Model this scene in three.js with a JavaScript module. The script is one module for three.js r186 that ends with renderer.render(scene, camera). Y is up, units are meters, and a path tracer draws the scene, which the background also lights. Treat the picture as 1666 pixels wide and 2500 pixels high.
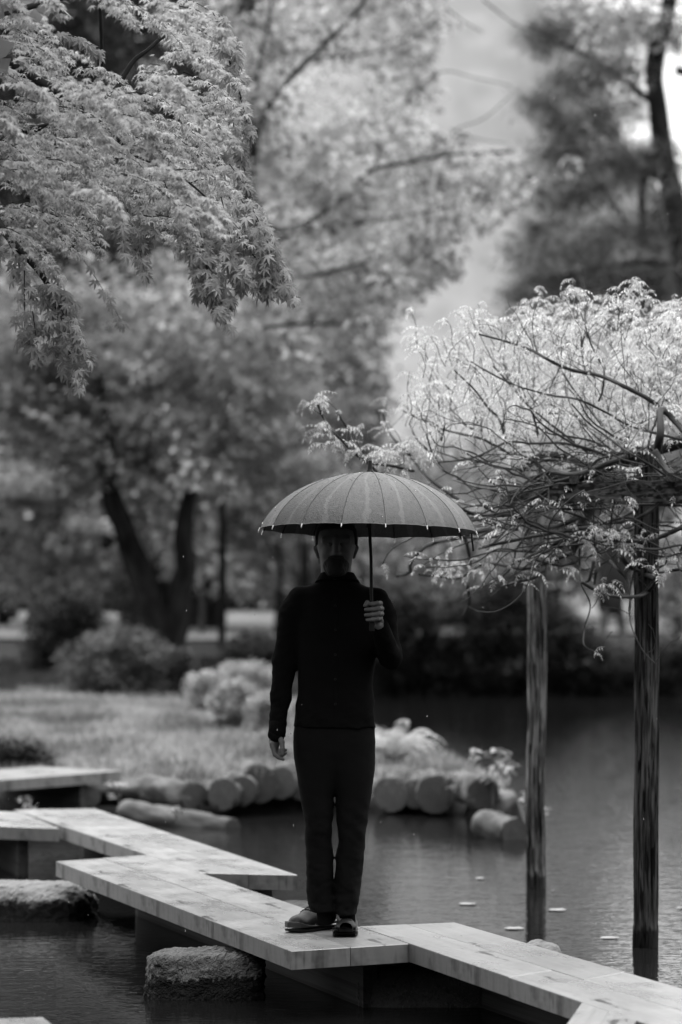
import * as THREE from 'three';
import { mergeGeometries, mergeVertices } from 'three/addons/utils/BufferGeometryUtils.js';
import { ImprovedNoise } from 'three/addons/math/ImprovedNoise.js';

// ---------------------------------------------------------------- camera, sky, sun, exposure
const F = 9375, CX = 833, HY = 1280, EYE = 2.057, D = 16.42;      // focal length, centre and horizon in pixels of the photograph; eye height; distance of the man
const scene = new THREE.Scene();
const camera = new THREE.PerspectiveCamera(2 * Math.atan(1250 / F) * 180 / Math.PI, 682 / 1024, 0.5, 2500);
camera.position.set(0, EYE, 0);
camera.lookAt(0, EYE, -10);
camera.setViewOffset(682, 1024, 0, -(HY - 1250) * 682 / 1666, 682, 1024);
camera.focus = D; camera.userData.fStop = 2.35;
const renderer = new THREE.WebGLRenderer();
renderer.toneMapping = THREE.LinearToneMapping;
renderer.toneMappingExposure = 2.9;
renderer.shadowMap.enabled = true;

const sun = new THREE.DirectionalLight(0xffffff, 1.5);
sun.position.set(-26, 52, -48); sun.target.position.set(0, 0, -24);
sun.castShadow = true; sun.shadow.radius = 30; sun.shadow.mapSize.set(2048, 2048);
Object.assign(sun.shadow.camera, { left: -30, right: 30, top: 30, bottom: -30, near: 1, far: 160 });
scene.add(sun, sun.target);

// ---------------------------------------------------------------- small tools
function mulberry(a) { return () => { a |= 0; a = a + 0x6D2B79F5 | 0; let t = Math.imul(a ^ a >>> 15, 1 | a); t = t + Math.imul(t ^ t >>> 7, 61 | t) ^ t; return ((t ^ t >>> 14) >>> 0) / 4294967296; }; }
const perlin = new ImprovedNoise();
const n3 = (x, y, z) => perlin.noise(x + 31.7, y + 11.3, z + 57.1);
const fbm = (x, y, z, o = 4) => { let s = 0, a = .5, f = 1; for (let i = 0; i < o; i++) { s += a * n3(x * f, y * f, z * f); a *= .5; f *= 2.03; } return s; };
const clamp = (x, a = 0, b = 1) => Math.min(b, Math.max(a, x)), lerp = (a, b, t) => a + (b - a) * t;
const smooth = (a, b, x) => { const t = clamp((x - a) / (b - a)); return t * t * (3 - 2 * t); };
const V = (x, y, z) => new THREE.Vector3(x, y, z);
const P = (px, py, d) => V((px - CX) / F * d, EYE + (HY - py) / F * d, -d);              // the place seen at a pixel of the photograph, d metres off
const G = (px, py, h) => P(px, py, F * (EYE - h) / (py - HY));                            // the place on the level h seen at a pixel
const S = (px, py, toward = 0) => P(px, py, D - toward);                                 // near the man

// the sky: an even layer of rain cloud, brighter overhead
{
  const w = 512, h = 256, data = new Float32Array(w * h * 4);
  for (let j = 0; j < h; j++) for (let i = 0; i < w; i++) {
    const el = ((j + .5) / h - .5) * Math.PI, az = (i + .5) / w * Math.PI * 2, c = Math.cos(el);
    const up = Math.max(0, Math.sin(el));
    let L = .48 * (1 + 2.4 * up) * (1 + .16 * fbm(Math.cos(az) * c * 2.2, Math.sin(el) * 4, Math.sin(az) * c * 2.2, 4));
    if (el < 0) L *= .25;
    const k = (j * w + i) * 4; data[k] = data[k + 1] = data[k + 2] = L; data[k + 3] = 1;
  }
  const sky = new THREE.DataTexture(data, w, h, THREE.RGBAFormat, THREE.FloatType);
  sky.mapping = THREE.EquirectangularReflectionMapping; sky.magFilter = THREE.LinearFilter; sky.needsUpdate = true;
  scene.background = sky; scene.environment = sky;
}

const used = {};
function numbered(n) { used[n] = (used[n] ?? -1) + 1; return used[n] ? n + '_' + String(used[n]).padStart(3, '0') : n; }
function tag(o, label, category, group) { o.userData.label = label; o.userData.category = category; if (group) o.userData.group = group; return o; }
function thing(name, label, category, base = V(0, 0, 0), group) {
  const o = new THREE.Group(); o.name = numbered(name); o.position.copy(base); scene.add(o);
  return tag(o, label, category, group);
}
// a mesh whose geometry is given in world metres, hung under a thing
function part(name, geo, mat, root, label) {
  const m = new THREE.Mesh(geo, mat); m.name = name; m.castShadow = m.receiveShadow = true;
  if (root) { let p = root, o = V(0, 0, 0); while (p) { o.add(p.position); p = p.parent; } geo.translate(-o.x, -o.y, -o.z); root.add(m); }
  if (label) m.userData.label = label;
  return m;
}
function solo(name, geo, mat, label, category, group) {
  geo.computeBoundingBox(); const b = geo.boundingBox, c = V((b.min.x + b.max.x) / 2, b.min.y, (b.min.z + b.max.z) / 2);
  geo.translate(-c.x, -c.y, -c.z);
  const m = new THREE.Mesh(geo, mat); m.name = numbered(name); m.position.copy(c); m.castShadow = m.receiveShadow = true; scene.add(m);
  return tag(m, label, category, group);
}
function struct(name, geo, mat) {
  const m = new THREE.Mesh(geo, mat); m.name = name; m.userData.kind = 'structure'; m.castShadow = m.receiveShadow = true; scene.add(m); return m;
}
const grey = (v) => new THREE.Color().setRGB(v, v, v);
const M = (v, rough = .8, o = {}) => new THREE.MeshPhysicalMaterial({ color: grey(v), roughness: rough, specularIntensity: .25, ...o });
const MP = (v, rough = .8, o = {}) => new THREE.MeshPhysicalMaterial({ color: grey(v), roughness: rough, ...o });
const leafMat = (v, t = .35, rough = .7, o = {}) => MP(v, rough, { transmission: t, thickness: 0, specularIntensity: .3, side: THREE.DoubleSide, ...o });

// ---- textures (grey values, linear in; stored as sRGB for colour)
const toS = (v) => v <= .0031308 ? v * 12.92 : 1.055 * Math.pow(v, 1 / 2.4) - .055;
function tex(w, h, fn, color = true) {
  const d = new Uint8Array(w * h * 4);
  for (let j = 0; j < h; j++) for (let i = 0; i < w; i++) {
    let v = fn(i / w, j / h); v = Math.round(255 * clamp(color ? toS(clamp(v)) : v));
    const k = (j * w + i) * 4; d[k] = d[k + 1] = d[k + 2] = v; d[k + 3] = 255;
  }
  const t = new THREE.DataTexture(d, w, h); t.wrapS = t.wrapT = THREE.RepeatWrapping; t.magFilter = THREE.LinearFilter; t.minFilter = THREE.LinearMipmapLinearFilter; t.generateMipmaps = true;
  if (color) t.colorSpace = THREE.SRGBColorSpace; t.needsUpdate = true; return t;
}
// value noise that repeats after (px, py) cells
const hash = (x, y, s) => { let h = Math.imul(x | 0, 374761393) + Math.imul(y | 0, 668265263) + Math.imul(s | 0, 974634777); h = Math.imul(h ^ h >>> 13, 1274126177); return ((h ^ h >>> 16) >>> 0) / 4294967296; };
function pv(u, v, px, py, s) {
  const x = u * px, y = v * py, xi = Math.floor(x), yi = Math.floor(y), fx = x - xi, fy = y - yi, sx = fx * fx * (3 - 2 * fx), sy = fy * fy * (3 - 2 * fy);
  const m = (a, p) => ((a % p) + p) % p, g = (a, b) => hash(m(a, px), m(b, py), s);
  return lerp(lerp(g(xi, yi), g(xi + 1, yi), sx), lerp(g(xi, yi + 1), g(xi + 1, yi + 1), sx), sy);
}
function pf(u, v, px, py, s, o = 4) { let a = .5, r = 0, t = 0; for (let i = 0; i < o; i++) { r += a * pv(u, v, px << i, py << i, s + i * 17); t += a; a *= .5; } return r / t; }

// ---- geometry builders
function geoOf(pos, idx, uv) {
  const g = new THREE.BufferGeometry(); g.setAttribute('position', new THREE.Float32BufferAttribute(pos, 3));
  if (uv) g.setAttribute('uv', new THREE.Float32BufferAttribute(uv, 2)); if (idx) g.setIndex(idx); g.computeVertexNormals(); return g;
}
function grid(nu, nv, fn, uvfn, closeU = false) {
  const pos = [], uv = [], idx = [];
  for (let j = 0; j <= nv; j++) for (let i = 0; i <= nu; i++) { const p = fn(i / nu, j / nv); pos.push(p.x, p.y, p.z); const q = uvfn ? uvfn(i / nu, j / nv, p) : [i / nu, j / nv]; uv.push(q[0], q[1]); }
  for (let j = 0; j < nv; j++) for (let i = 0; i < nu; i++) { const a = j * (nu + 1) + i, b = a + 1, c = a + nu + 1, d = c + 1; idx.push(a, b, d, a, d, c); }
  return geoOf(pos, idx, uv);
}
function curvePts(pts, n) { return new THREE.CatmullRomCurve3(pts, false, 'centripetal').getPoints(n); }
// a limb: a tube along points with a radius per point, closed ends, knobbly if rough > 0
function tube(pts, radii, seg = 6, rough = 0, seed = 0, uvScale = 1) {
  const n = pts.length, pos = [], uv = [], idx = [], t = V(0, 0, 0), N = V(0, 0, 0), B = V(0, 0, 0); let len = 0;
  const rad = (i) => Array.isArray(radii) ? (radii.length === n ? radii[i] : lerp(radii[0], radii[1], i / (n - 1))) : radii;
  for (let i = 0; i < n; i++) {
    t.copy(pts[Math.min(n - 1, i + 1)]).sub(pts[Math.max(0, i - 1)]).normalize();
    if (i === 0) { N.set(Math.abs(t.y) > .9 ? 1 : 0, Math.abs(t.y) > .9 ? 0 : 1, 0); } else len += pts[i].distanceTo(pts[i - 1]);
    N.addScaledVector(t, -N.dot(t)).normalize(); B.crossVectors(t, N);
    for (let k = 0; k <= seg; k++) {
      const a = k % seg / seg * Math.PI * 2; let r = rad(i);
      if (rough) r *= 1 + rough * n3(Math.cos(a) * 1.3 + seed, Math.sin(a) * 1.3, len / Math.max(.002, rad(0)) * .35);
      pos.push(pts[i].x + (N.x * Math.cos(a) + B.x * Math.sin(a)) * r, pts[i].y + (N.y * Math.cos(a) + B.y * Math.sin(a)) * r, pts[i].z + (N.z * Math.cos(a) + B.z * Math.sin(a)) * r);
      uv.push(k / seg * Math.PI * 2 * rad(0) * uvScale, len * uvScale);
    }
  }
  for (let i = 0; i < n - 1; i++) for (let k = 0; k < seg; k++) { const a = i * (seg + 1) + k, b = a + 1, c = a + seg + 1, d = c + 1; idx.push(a, b, d, a, d, c); }
  for (const [row, flip] of [[0, 1], [n - 1, 0]]) {
    const c = pos.length / 3; pos.push(pts[row].x, pts[row].y, pts[row].z); uv.push(0, 0);
    for (let k = 0; k < seg; k++) { const a = row * (seg + 1) + k; flip ? idx.push(c, a + 1, a) : idx.push(c, a, a + 1); }
  }
  return geoOf(pos, idx, uv);
}
const merge = (list) => { const g = mergeGeometries(list.map((x) => x.index ? x.toNonIndexed() : x)); return g; };

// ---- solids from a distance field (naive surface nets)
const smin = (a, b, k) => { if (k <= 0) return Math.min(a, b); const h = Math.max(k - Math.abs(a - b), 0) / k; return Math.min(a, b) - h * h * k * .25; };
const cap = (a, ra, b, rb, k = .02, zs = 1) => {
  const dx = b.x - a.x, dy = b.y - a.y, dz = b.z - a.z, L = dx * dx + dy * dy + dz * dz || 1e-9;
  return { k, f: (x, y, z) => { const px = x - a.x, py = y - a.y, pz = z - a.z, t = clamp((px * dx + py * dy + pz * dz) / L); const qx = px - dx * t, qy = py - dy * t, qz = (pz - dz * t) / zs; return Math.sqrt(qx * qx + qy * qy + qz * qz) - lerp(ra, rb, t); } };
};
const ell = (c, r, k = .02) => ({ k, f: (x, y, z) => { const a = (x - c.x) / r.x, b = (y - c.y) / r.y, d = (z - c.z) / r.z, q = Math.sqrt(a * a + b * b + d * d); return (q - 1) * Math.min(r.x, r.y, r.z) * (q < 1 ? 1 : .9); } });
// rows [y, x centre, z centre, half width, half depth], top to bottom
const loft = (rows, k = .02, pw = 2) => {
  rows = [...rows].sort((p, q) => p[0] - q[0]); const lo = rows[0][0], hi = rows[rows.length - 1][0];
  return { k, f: (x, y, z) => {
    const yy = clamp(y, lo, hi); let i = 0; while (i < rows.length - 2 && rows[i + 1][0] < yy) i++;
    const A = rows[i], B = rows[i + 1], t0 = clamp((yy - A[0]) / (B[0] - A[0])), t = t0;
    const cx = lerp(A[1], B[1], t), cz = lerp(A[2], B[2], t), hw = lerp(A[3], B[3], t), hd = lerp(A[4], B[4], t);
    const a = Math.abs((x - cx) / hw), b = Math.abs((z - cz) / hd), q = pw === 2 ? Math.sqrt(a * a + b * b) : Math.pow(Math.pow(a, pw) + Math.pow(b, pw), 1 / pw);
    const d = (q - 1) * Math.min(hw, hd), dy = Math.abs(y - yy); return dy > 0 ? Math.sqrt(Math.max(d, 0) ** 2 + dy * dy) + (d < 0 ? 0 : 0) : d;
  } };
};
const field = (list) => (x, y, z) => { let d = 1e3; for (const p of list) { const e = p.f(x, y, z); d = p.cut ? Math.max(d, -e) : smin(d, e, p.k); } return d; };
function nets(f, lo, hi, cell) {
  const nx = Math.ceil((hi.x - lo.x) / cell) + 1, ny = Math.ceil((hi.y - lo.y) / cell) + 1, nz = Math.ceil((hi.z - lo.z) / cell) + 1;
  const val = new Float32Array(nx * ny * nz), id = new Int32Array(nx * ny * nz).fill(-1), pos = [], idx = [];
  const at = (i, j, k) => (k * ny + j) * nx + i;
  for (let k = 0; k < nz; k++) for (let j = 0; j < ny; j++) for (let i = 0; i < nx; i++) val[at(i, j, k)] = f(lo.x + i * cell, lo.y + j * cell, lo.z + k * cell);
  const E = [[0, 1], [2, 3], [4, 5], [6, 7], [0, 2], [1, 3], [4, 6], [5, 7], [0, 4], [1, 5], [2, 6], [3, 7]];
  for (let k = 0; k < nz - 1; k++) for (let j = 0; j < ny - 1; j++) for (let i = 0; i < nx - 1; i++) {
    const c = []; let m = 0; for (let q = 0; q < 8; q++) { const v = val[at(i + (q & 1), j + (q >> 1 & 1), k + (q >> 2))]; c.push(v); if (v < 0) m |= 1 << q; }
    if (m === 0 || m === 255) continue;
    let x = 0, y = 0, z = 0, n = 0;
    for (const [a, b] of E) if ((c[a] < 0) !== (c[b] < 0)) { const t = c[a] / (c[a] - c[b]); x += lerp(a & 1, b & 1, t); y += lerp(a >> 1 & 1, b >> 1 & 1, t); z += lerp(a >> 2, b >> 2, t); n++; }
    id[at(i, j, k)] = pos.length / 3; pos.push(lo.x + (i + x / n) * cell, lo.y + (j + y / n) * cell, lo.z + (k + z / n) * cell);
  }
  const quad = (a, b, c, d, flip) => { if (a < 0 || b < 0 || c < 0 || d < 0) return; flip ? idx.push(a, c, b, a, d, c) : idx.push(a, b, c, a, c, d); };
  for (let k = 1; k < nz - 1; k++) for (let j = 1; j < ny - 1; j++) for (let i = 1; i < nx - 1; i++) {
    const v = val[at(i, j, k)] < 0;
    if (v !== val[at(i + 1, j, k)] < 0) quad(id[at(i, j - 1, k - 1)], id[at(i, j, k - 1)], id[at(i, j, k)], id[at(i, j - 1, k)], !v);
    if (v !== val[at(i, j + 1, k)] < 0) quad(id[at(i - 1, j, k - 1)], id[at(i - 1, j, k)], id[at(i, j, k)], id[at(i, j, k - 1)], !v);
    if (v !== val[at(i, j, k + 1)] < 0) quad(id[at(i - 1, j - 1, k)], id[at(i, j - 1, k)], id[at(i, j, k)], id[at(i - 1, j, k)], !v);
  }
  const uv = []; for (let i = 0; i < pos.length; i += 3) uv.push(pos[i] + pos[i + 2] * .7, pos[i + 1] + pos[i + 2] * .3);
  return geoOf(pos, idx, uv);
}

// ---- leaves: n folded leaf blades within a ball of radius R, as one cluster
function leafCluster(rng, n, R, len, wid, droop = .3) {
  const pos = [], idx = [];
  for (let i = 0; i < n; i++) {
    const a = rng() * 6.283, z = rng() * 2 - 1, r = R * Math.cbrt(rng()), q = Math.sqrt(1 - z * z), c = V(q * Math.cos(a) * r, z * r * .7, q * Math.sin(a) * r);
    const b = rng() * 6.283, dir = V(Math.cos(b), -droop + (rng() - .5) * 1.0, Math.sin(b)).normalize(), side = V(-Math.sin(b), (rng() - .5) * .8, Math.cos(b)).normalize(), up = V(0, 1, 0).addScaledVector(dir, -dir.y);
    const L = len * (.7 + rng() * .6), W = wid * (.7 + rng() * .6), m = c.clone().addScaledVector(dir, L * .45), t = c.clone().addScaledVector(dir, L).addScaledVector(up, -L * .15);
    const s1 = m.clone().addScaledVector(side, W * .5).addScaledVector(up, W * .14), s2 = m.clone().addScaledVector(side, -W * .5).addScaledVector(up, W * .14), o = pos.length / 3;
    for (const v of [c, s1, t, s2, m]) pos.push(v.x, v.y, v.z);
    idx.push(o, o + 1, o + 4, o + 4, o + 1, o + 2, o, o + 4, o + 3, o + 4, o + 2, o + 3);
  }
  return geoOf(pos, idx, new Array(pos.length / 3 * 2).fill(0));
}
const cR = mulberry(5);
const CL = { broad: leafCluster(cR, 16, .2, .1, .06), small: leafCluster(cR, 22, .16, .06, .03), fine: leafCluster(cR, 40, .2, .1, .012, .0), big: leafCluster(cR, 22, .9, .55, .32), shrub: leafCluster(cR, 26, .12, .05, .025, -.5), tuft: leafCluster(cR, 9, .05, .11, .009, -2.2) };
// many copies of one cluster as one object; spots = [{p, s, v}] with v the tone factor
function scatter(name, geo, mat, spots, root, seed = 1, tilt = 1) {
  const m = new THREE.InstancedMesh(geo, mat, spots.length), rng = mulberry(seed), q = new THREE.Quaternion(), e = new THREE.Euler(), x = new THREE.Matrix4(), o = V(0, 0, 0);
  let p = root; while (p) { o.add(p.position); p = p.parent; }
  spots.forEach((s, i) => { e.set((rng() - .5) * tilt, rng() * 6.283, (rng() - .5) * tilt); q.setFromEuler(e); x.compose(V(s.p.x - o.x, s.p.y - o.y, s.p.z - o.z), q, V(s.s, s.s * (s.sy ?? 1), s.s)); m.setMatrixAt(i, x); m.setColorAt(i, grey(s.v ?? 1)); });
  m.name = name; m.userData.kind = 'stuff'; m.castShadow = m.receiveShadow = true; (root ?? scene).add(m); return m;
}
const inPoly = (x, y, p) => { let r = false; for (let i = 0, j = p.length - 1; i < p.length; j = i++) if ((p[i][1] > y) !== (p[j][1] > y) && x < (p[j][0] - p[i][0]) * (y - p[i][1]) / (p[j][1] - p[i][1]) + p[i][0]) r = !r; return r; };
// spots inside an outline given as seen in the photograph, spread through depths d0..d1 and clumped
function fillOutline(poly, d0, d1, n, o = {}) {
  const rng = mulberry(o.seed ?? 3), out = [], xs = poly.map((p) => p[0]), ys = poly.map((p) => p[1]), x0 = Math.min(...xs), x1 = Math.max(...xs), y0 = Math.min(...ys), y1 = Math.max(...ys); let tries = 0;
  while (out.length < n && tries++ < n * 40) {
    const x = lerp(x0, x1, rng()), y = lerp(y0, y1, rng()); if (!inPoly(x, y, poly)) continue;
    const d = lerp(d0, d1, rng()), p = P(x, y, d), f = o.freq ?? 1.2, c = fbm(p.x * f, p.y * f * (o.flat ?? 1.6), p.z * f * .6 + (o.seed ?? 0), 3);
    if (c < (o.thr ?? -.1) + (rng() - .5) * .12) continue;
    out.push({ p, s: (o.size ?? 1) * (.7 + rng() * .6), v: (o.v ?? 1) * (.4 + 1.3 * rng() ** 1.4) * (1 + (o.mod ?? .5) * c), sy: o.sy });
  }
  return out;
}
// ================================================================ setting: ground, water, hill, path
const POND = [[-4.6, 3], [-4.4, 20], [-3.5, 26], [-2.3, 28], [-1.65, 28.1], [-1.0, 27.3], [-.35, 27.5], [.2, 27.6], [.8, 27.3], [1.0, 26.2], [1.25, 25.9], [1.35, 26.6], [1.1, 28.8], [.85, 31.4], [.5, 33.6], [.1, 37.5], [-.08, 42], [-.1, 46.4], [2, 46.8], [5, 46], [9, 44], [13, 36], [13, 5], [6, 1.5], [-2, 1.2]];
function shoreDist(x, d) { // below 0 in the pond
  let m = 1e9; for (let i = 0, j = POND.length - 1; i < POND.length; j = i++) { const [ax, ay] = POND[i], [bx, by] = POND[j], vx = bx - ax, vy = by - ay, t = clamp(((x - ax) * vx + (d - ay) * vy) / (vx * vx + vy * vy)); m = Math.min(m, Math.hypot(x - ax - vx * t, d - ay - vy * t)); }
  return inPoly(x, d, POND) ? -m : m;
}
function landHeight(x, d) {
  const s = shoreDist(x, d); let h = lerp(-.5, .2, smooth(-.12, .12, s));
  if (s > 0) h += .08 * smooth(.1, 2.5, s) + .05 * fbm(x * .5, 0, d * .5, 3) + .02 * fbm(x * 3, 2, d * 3, 2);
  if (d > 95) h += (d - 95) * .004;
  return h;
}
const soil = tex(512, 512, (u, v) => .5 + .5 * pf(u, v, 6, 6, 3, 6) + .25 * (pf(u, v, 60, 60, 9, 2) - .5));
{
  const xs = [], ds = []; for (let x = -400; x < -10; x += x < -40 ? 40 : 3) xs.push(x); for (let x = -10; x < 14; x += .14) xs.push(x); for (let x = 14; x <= 400; x += x > 40 ? 40 : 3) xs.push(x);
  for (let d = -400; d < 0; d += d < -40 ? 40 : 4) ds.push(d); for (let d = 0; d < 24; d += .5) ds.push(d); for (let d = 24; d < 50; d += .11) ds.push(d); for (let d = 50; d < 100; d += 1.5) ds.push(d); for (let d = 100; d <= 900; d += 40) ds.push(d);
  const pos = [], uv = [], idx = [], col = [], n = xs.length; // darker along the water; the shade under the trees is put into the colour
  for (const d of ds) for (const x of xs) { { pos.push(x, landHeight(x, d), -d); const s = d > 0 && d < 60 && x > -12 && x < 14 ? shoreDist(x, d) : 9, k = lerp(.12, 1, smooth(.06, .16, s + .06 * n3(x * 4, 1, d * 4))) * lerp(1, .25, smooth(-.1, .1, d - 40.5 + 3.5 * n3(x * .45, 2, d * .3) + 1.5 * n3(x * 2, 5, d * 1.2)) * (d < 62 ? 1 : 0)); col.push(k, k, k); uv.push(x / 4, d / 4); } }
  for (let j = 0; j < ds.length - 1; j++) for (let i = 0; i < n - 1; i++) { const a = j * n + i; idx.push(a, a + 1, a + n + 1, a, a + n + 1, a + n); }
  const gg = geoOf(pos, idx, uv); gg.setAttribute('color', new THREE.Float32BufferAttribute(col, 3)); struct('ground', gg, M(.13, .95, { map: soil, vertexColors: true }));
}
const rippleTex = tex(1024, 1024, (u, v) => .45 * pf(u, v, 14, 34, 21, 4) + .3 * pf(u, v, 40, 70, 33, 3) + .25 * pf(u, v, 5, 12, 35, 2), false);
{
  const g = new THREE.PlaneGeometry(60, 70, 1, 1); g.rotateX(-Math.PI / 2); g.translate(4, 0, -24);
  const p = g.attributes.position, u = g.attributes.uv; for (let i = 0; i < 4; i++) u.setXY(i, p.getX(i) / 2, p.getZ(i) / 2);
  struct('water', g, MP(.006, .035, { ior: 1.33, bumpMap: rippleTex, bumpScale: .0036, specularIntensity: .26 }));
}
// the hill behind, pale with spring woods, its skyline falling to the right
{
  const hillTop = (x) => 62 - 28 * smooth(12.5, 21, x) - 14 * smooth(38, 90, x) + 6 * fbm(x * .05, 1, 3);
  const g = grid(120, 60, (u, v) => { const d = 120 + v * 240, x = lerp(-160, 200, u); const xr = x / d * 260; const rise = hillTop(xr) * smooth(0, 1, v); return V(x, rise + 1.6 * fbm(x * .12, v * 8, 7, 4) * Math.min(1, v * 4) - .3, -d); }, (u, v) => [u * 24, v * 16]);
  struct('hill', g, M(.15, .95, { map: tex(256, 256, (u, v) => .55 + .45 * pf(u, v, 14, 5, 41, 5)) }));
}
// a pale gravel path behind the lawn
{
  const a = [[-9, 64], [-3, 61], [1, 62], [4, 64.5], [8, 66.5], [14, 68]], pts = curvePts(a.map(([x, d]) => V(x, 0, -d)), 40);
  const g = grid(40, 6, (u, v) => { const i = Math.round(u * 40), p = pts[i], w = (v - .5) * 7; return V(p.x, landHeight(p.x, -p.z + w) + .05, p.z - w); }, (u, v) => [u * 12, v * 2]);
  struct('path', g, M(.22, .9, { map: soil }));
}
// ================================================================ the plank walkway
const woodTop = tex(512, 1024, (u, v) => {
  const g = pf(u, v, 30, 3, 51, 4), g2 = pf(u, v, 90, 4, 57, 3), blot = pf(u, v, 4, 6, 61, 4), chk = pf(u, v, 26, 7, 67, 3);
  let c = .66 + .22 * g + .14 * (g2 - .5) + .14 * (blot - .5);
  const dark = smooth(.7, .76, chk) * smooth(.55, .66, pf(u, v, 5, 9, 71, 3)); // open grain with dirt in it
  return c * (1 - .88 * dark);
});
const woodRough = tex(256, 512, (u, v) => .14 + .38 * pf(u, v, 5, 8, 81, 4), false);
const woodBump = tex(512, 1024, (u, v) => .6 * pf(u, v, 60, 4, 91, 4) + .4 * (1 - smooth(.7, .76, pf(u, v, 26, 7, 67, 3)) * smooth(.55, .66, pf(u, v, 5, 9, 71, 3))), false);
const plankMats = [.215, .24, .225].map((c) => MP(c, 1, { map: woodTop, roughnessMap: woodRough, bumpMap: woodBump, bumpScale: .0016 }));
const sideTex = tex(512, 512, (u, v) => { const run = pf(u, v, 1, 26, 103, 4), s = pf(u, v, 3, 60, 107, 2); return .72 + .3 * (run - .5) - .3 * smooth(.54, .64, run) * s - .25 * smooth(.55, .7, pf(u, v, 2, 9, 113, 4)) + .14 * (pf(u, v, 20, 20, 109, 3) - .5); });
const sideMats = [.17, .155].map((c) => M(c, .6, { map: sideTex }));  // stained sides, toned below the tops so the colour carries their shade
const TOP = .3, THICK = .078;
// one plank: top corners a b c d (a-b one end, c-d the other, going round), chamfered top edges
function plankGeo(a, b, c, d, off) {
  const ctr = a.clone().add(b).add(c).add(d).multiplyScalar(.25), cham = .003, pos = [], uv = [], grp = [];
  const along = d.clone().sub(a).normalize(), cross = V(along.z, 0, -along.x), st = [a, b, c, d];
  const q = (p) => [p.clone().sub(ctr).dot(cross) / .5 + off, p.clone().sub(ctr).dot(along) / 1.6 + off * 1.7];
  const inn = st.map((p) => p.clone().lerp(ctr, 0).addScaledVector(p.clone().sub(ctr).setY(0).normalize(), -cham * 1.5)), up = st.map((p) => p.clone().setY(p.y - cham)), dn = st.map((p) => p.clone().setY(p.y - THICK));
  const tri = (p, q0) => { for (let i = 0; i < 3; i++) { pos.push(p[i].x, p[i].y, p[i].z); uv.push(...q0[i]); } };
  const quadT = (A, B, C, E) => { tri([A, B, C], [q(A), q(B), q(C)]); tri([A, C, E], [q(A), q(C), q(E)]); };
  quadT(...inn); for (let i = 0; i < 4; i++) { const j = (i + 1) % 4; quadT(up[i], up[j], inn[j], inn[i]); }
  const n1 = pos.length / 3;
  for (let i = 0; i < 4; i++) { const j = (i + 1) % 4, L = up[i].distanceTo(up[j]), o = off + i * .37; const A = [0, o], B = [0, o + L], C = [THICK / .3, o + L], E = [THICK / .3, o]; tri([up[i], dn[i], dn[j]], [A, E, C]); tri([up[i], dn[j], up[j]], [A, C, B]); }
  { const [A, B, C, E] = dn; tri([A, C, B], [q(A), q(C), q(B)]); tri([A, E, C], [q(A), q(E), q(C)]); }
  const g = geoOf(pos, null, uv); g.addGroup(0, n1, 0); g.addGroup(n1, pos.length / 3 - n1, 1); return g;
}
let plankNo = 0; const addedBearMat = M(.06, .85, { map: sideTex });
// a section by its four top corners: left far, right far, right near, left near; cuts = where the left / right plank is jointed (share of the length from the far end)
function section(label, lf, rf, rn, ln, cutsL = [], cutsR = [], split = .5) {
  const c = lf.clone().add(rf).add(rn).add(ln).multiplyScalar(.25); c.y = TOP - THICK;
  const root = thing('walkway_section', label, 'walkway', c, 'sections of the zigzag plank walkway'); delete root.userData.group;
  const at = (u, v) => lf.clone().lerp(ln, v).lerp(rf.clone().lerp(rn, v), u), w = lf.distanceTo(rf), L = lf.distanceTo(ln);
  for (const [u0, u1, cuts] of [[0, split - .0018 / w, cutsL], [split + .0018 / w, 1, cutsR]]) {
    const k = [0, ...cuts, 1];
    for (let i = 0; i < k.length - 1; i++) {
      const v0 = k[i] + (i ? .0015 / L : 0), v1 = k[i + 1] - (i < k.length - 2 ? .0015 / L : 0), dy = ((plankNo * 7) % 5 - 2) * .0006;
      const pts = [at(u0, v0), at(u0, v1), at(u1, v1), at(u1, v0)]; pts.forEach((p) => p.y = TOP + dy);
      const g = plankGeo(pts[0], pts[3], pts[2], pts[1], plankNo * .233);
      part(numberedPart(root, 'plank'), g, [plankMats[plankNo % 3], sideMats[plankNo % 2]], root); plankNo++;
    }
  }
  // unseen bearers added under the planks to block reflections on the water
  for (const u of [.86]) { const a = at(u, .03), b = at(u, .93), L2 = a.distanceTo(b), g = new THREE.BoxGeometry(.06, .24, L2, 1, 1, 8), dir = b.clone().sub(a).normalize(); g.applyQuaternion(new THREE.Quaternion().setFromUnitVectors(V(0, 0, 1), dir)); const m = a.lerp(b, .5); g.translate(m.x, TOP - THICK - .1235, m.z); part(numberedPart(root, 'added_bearer'), g, addedBearMat, root); }
  return root;
}
function numberedPart(root, n) { const k = root.userData['_' + n] = (root.userData['_' + n] ?? -1) + 1; return k ? n + '_' + String(k).padStart(3, '0') : n; }
const T = (px, py) => G(px, py, TOP);
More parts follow.
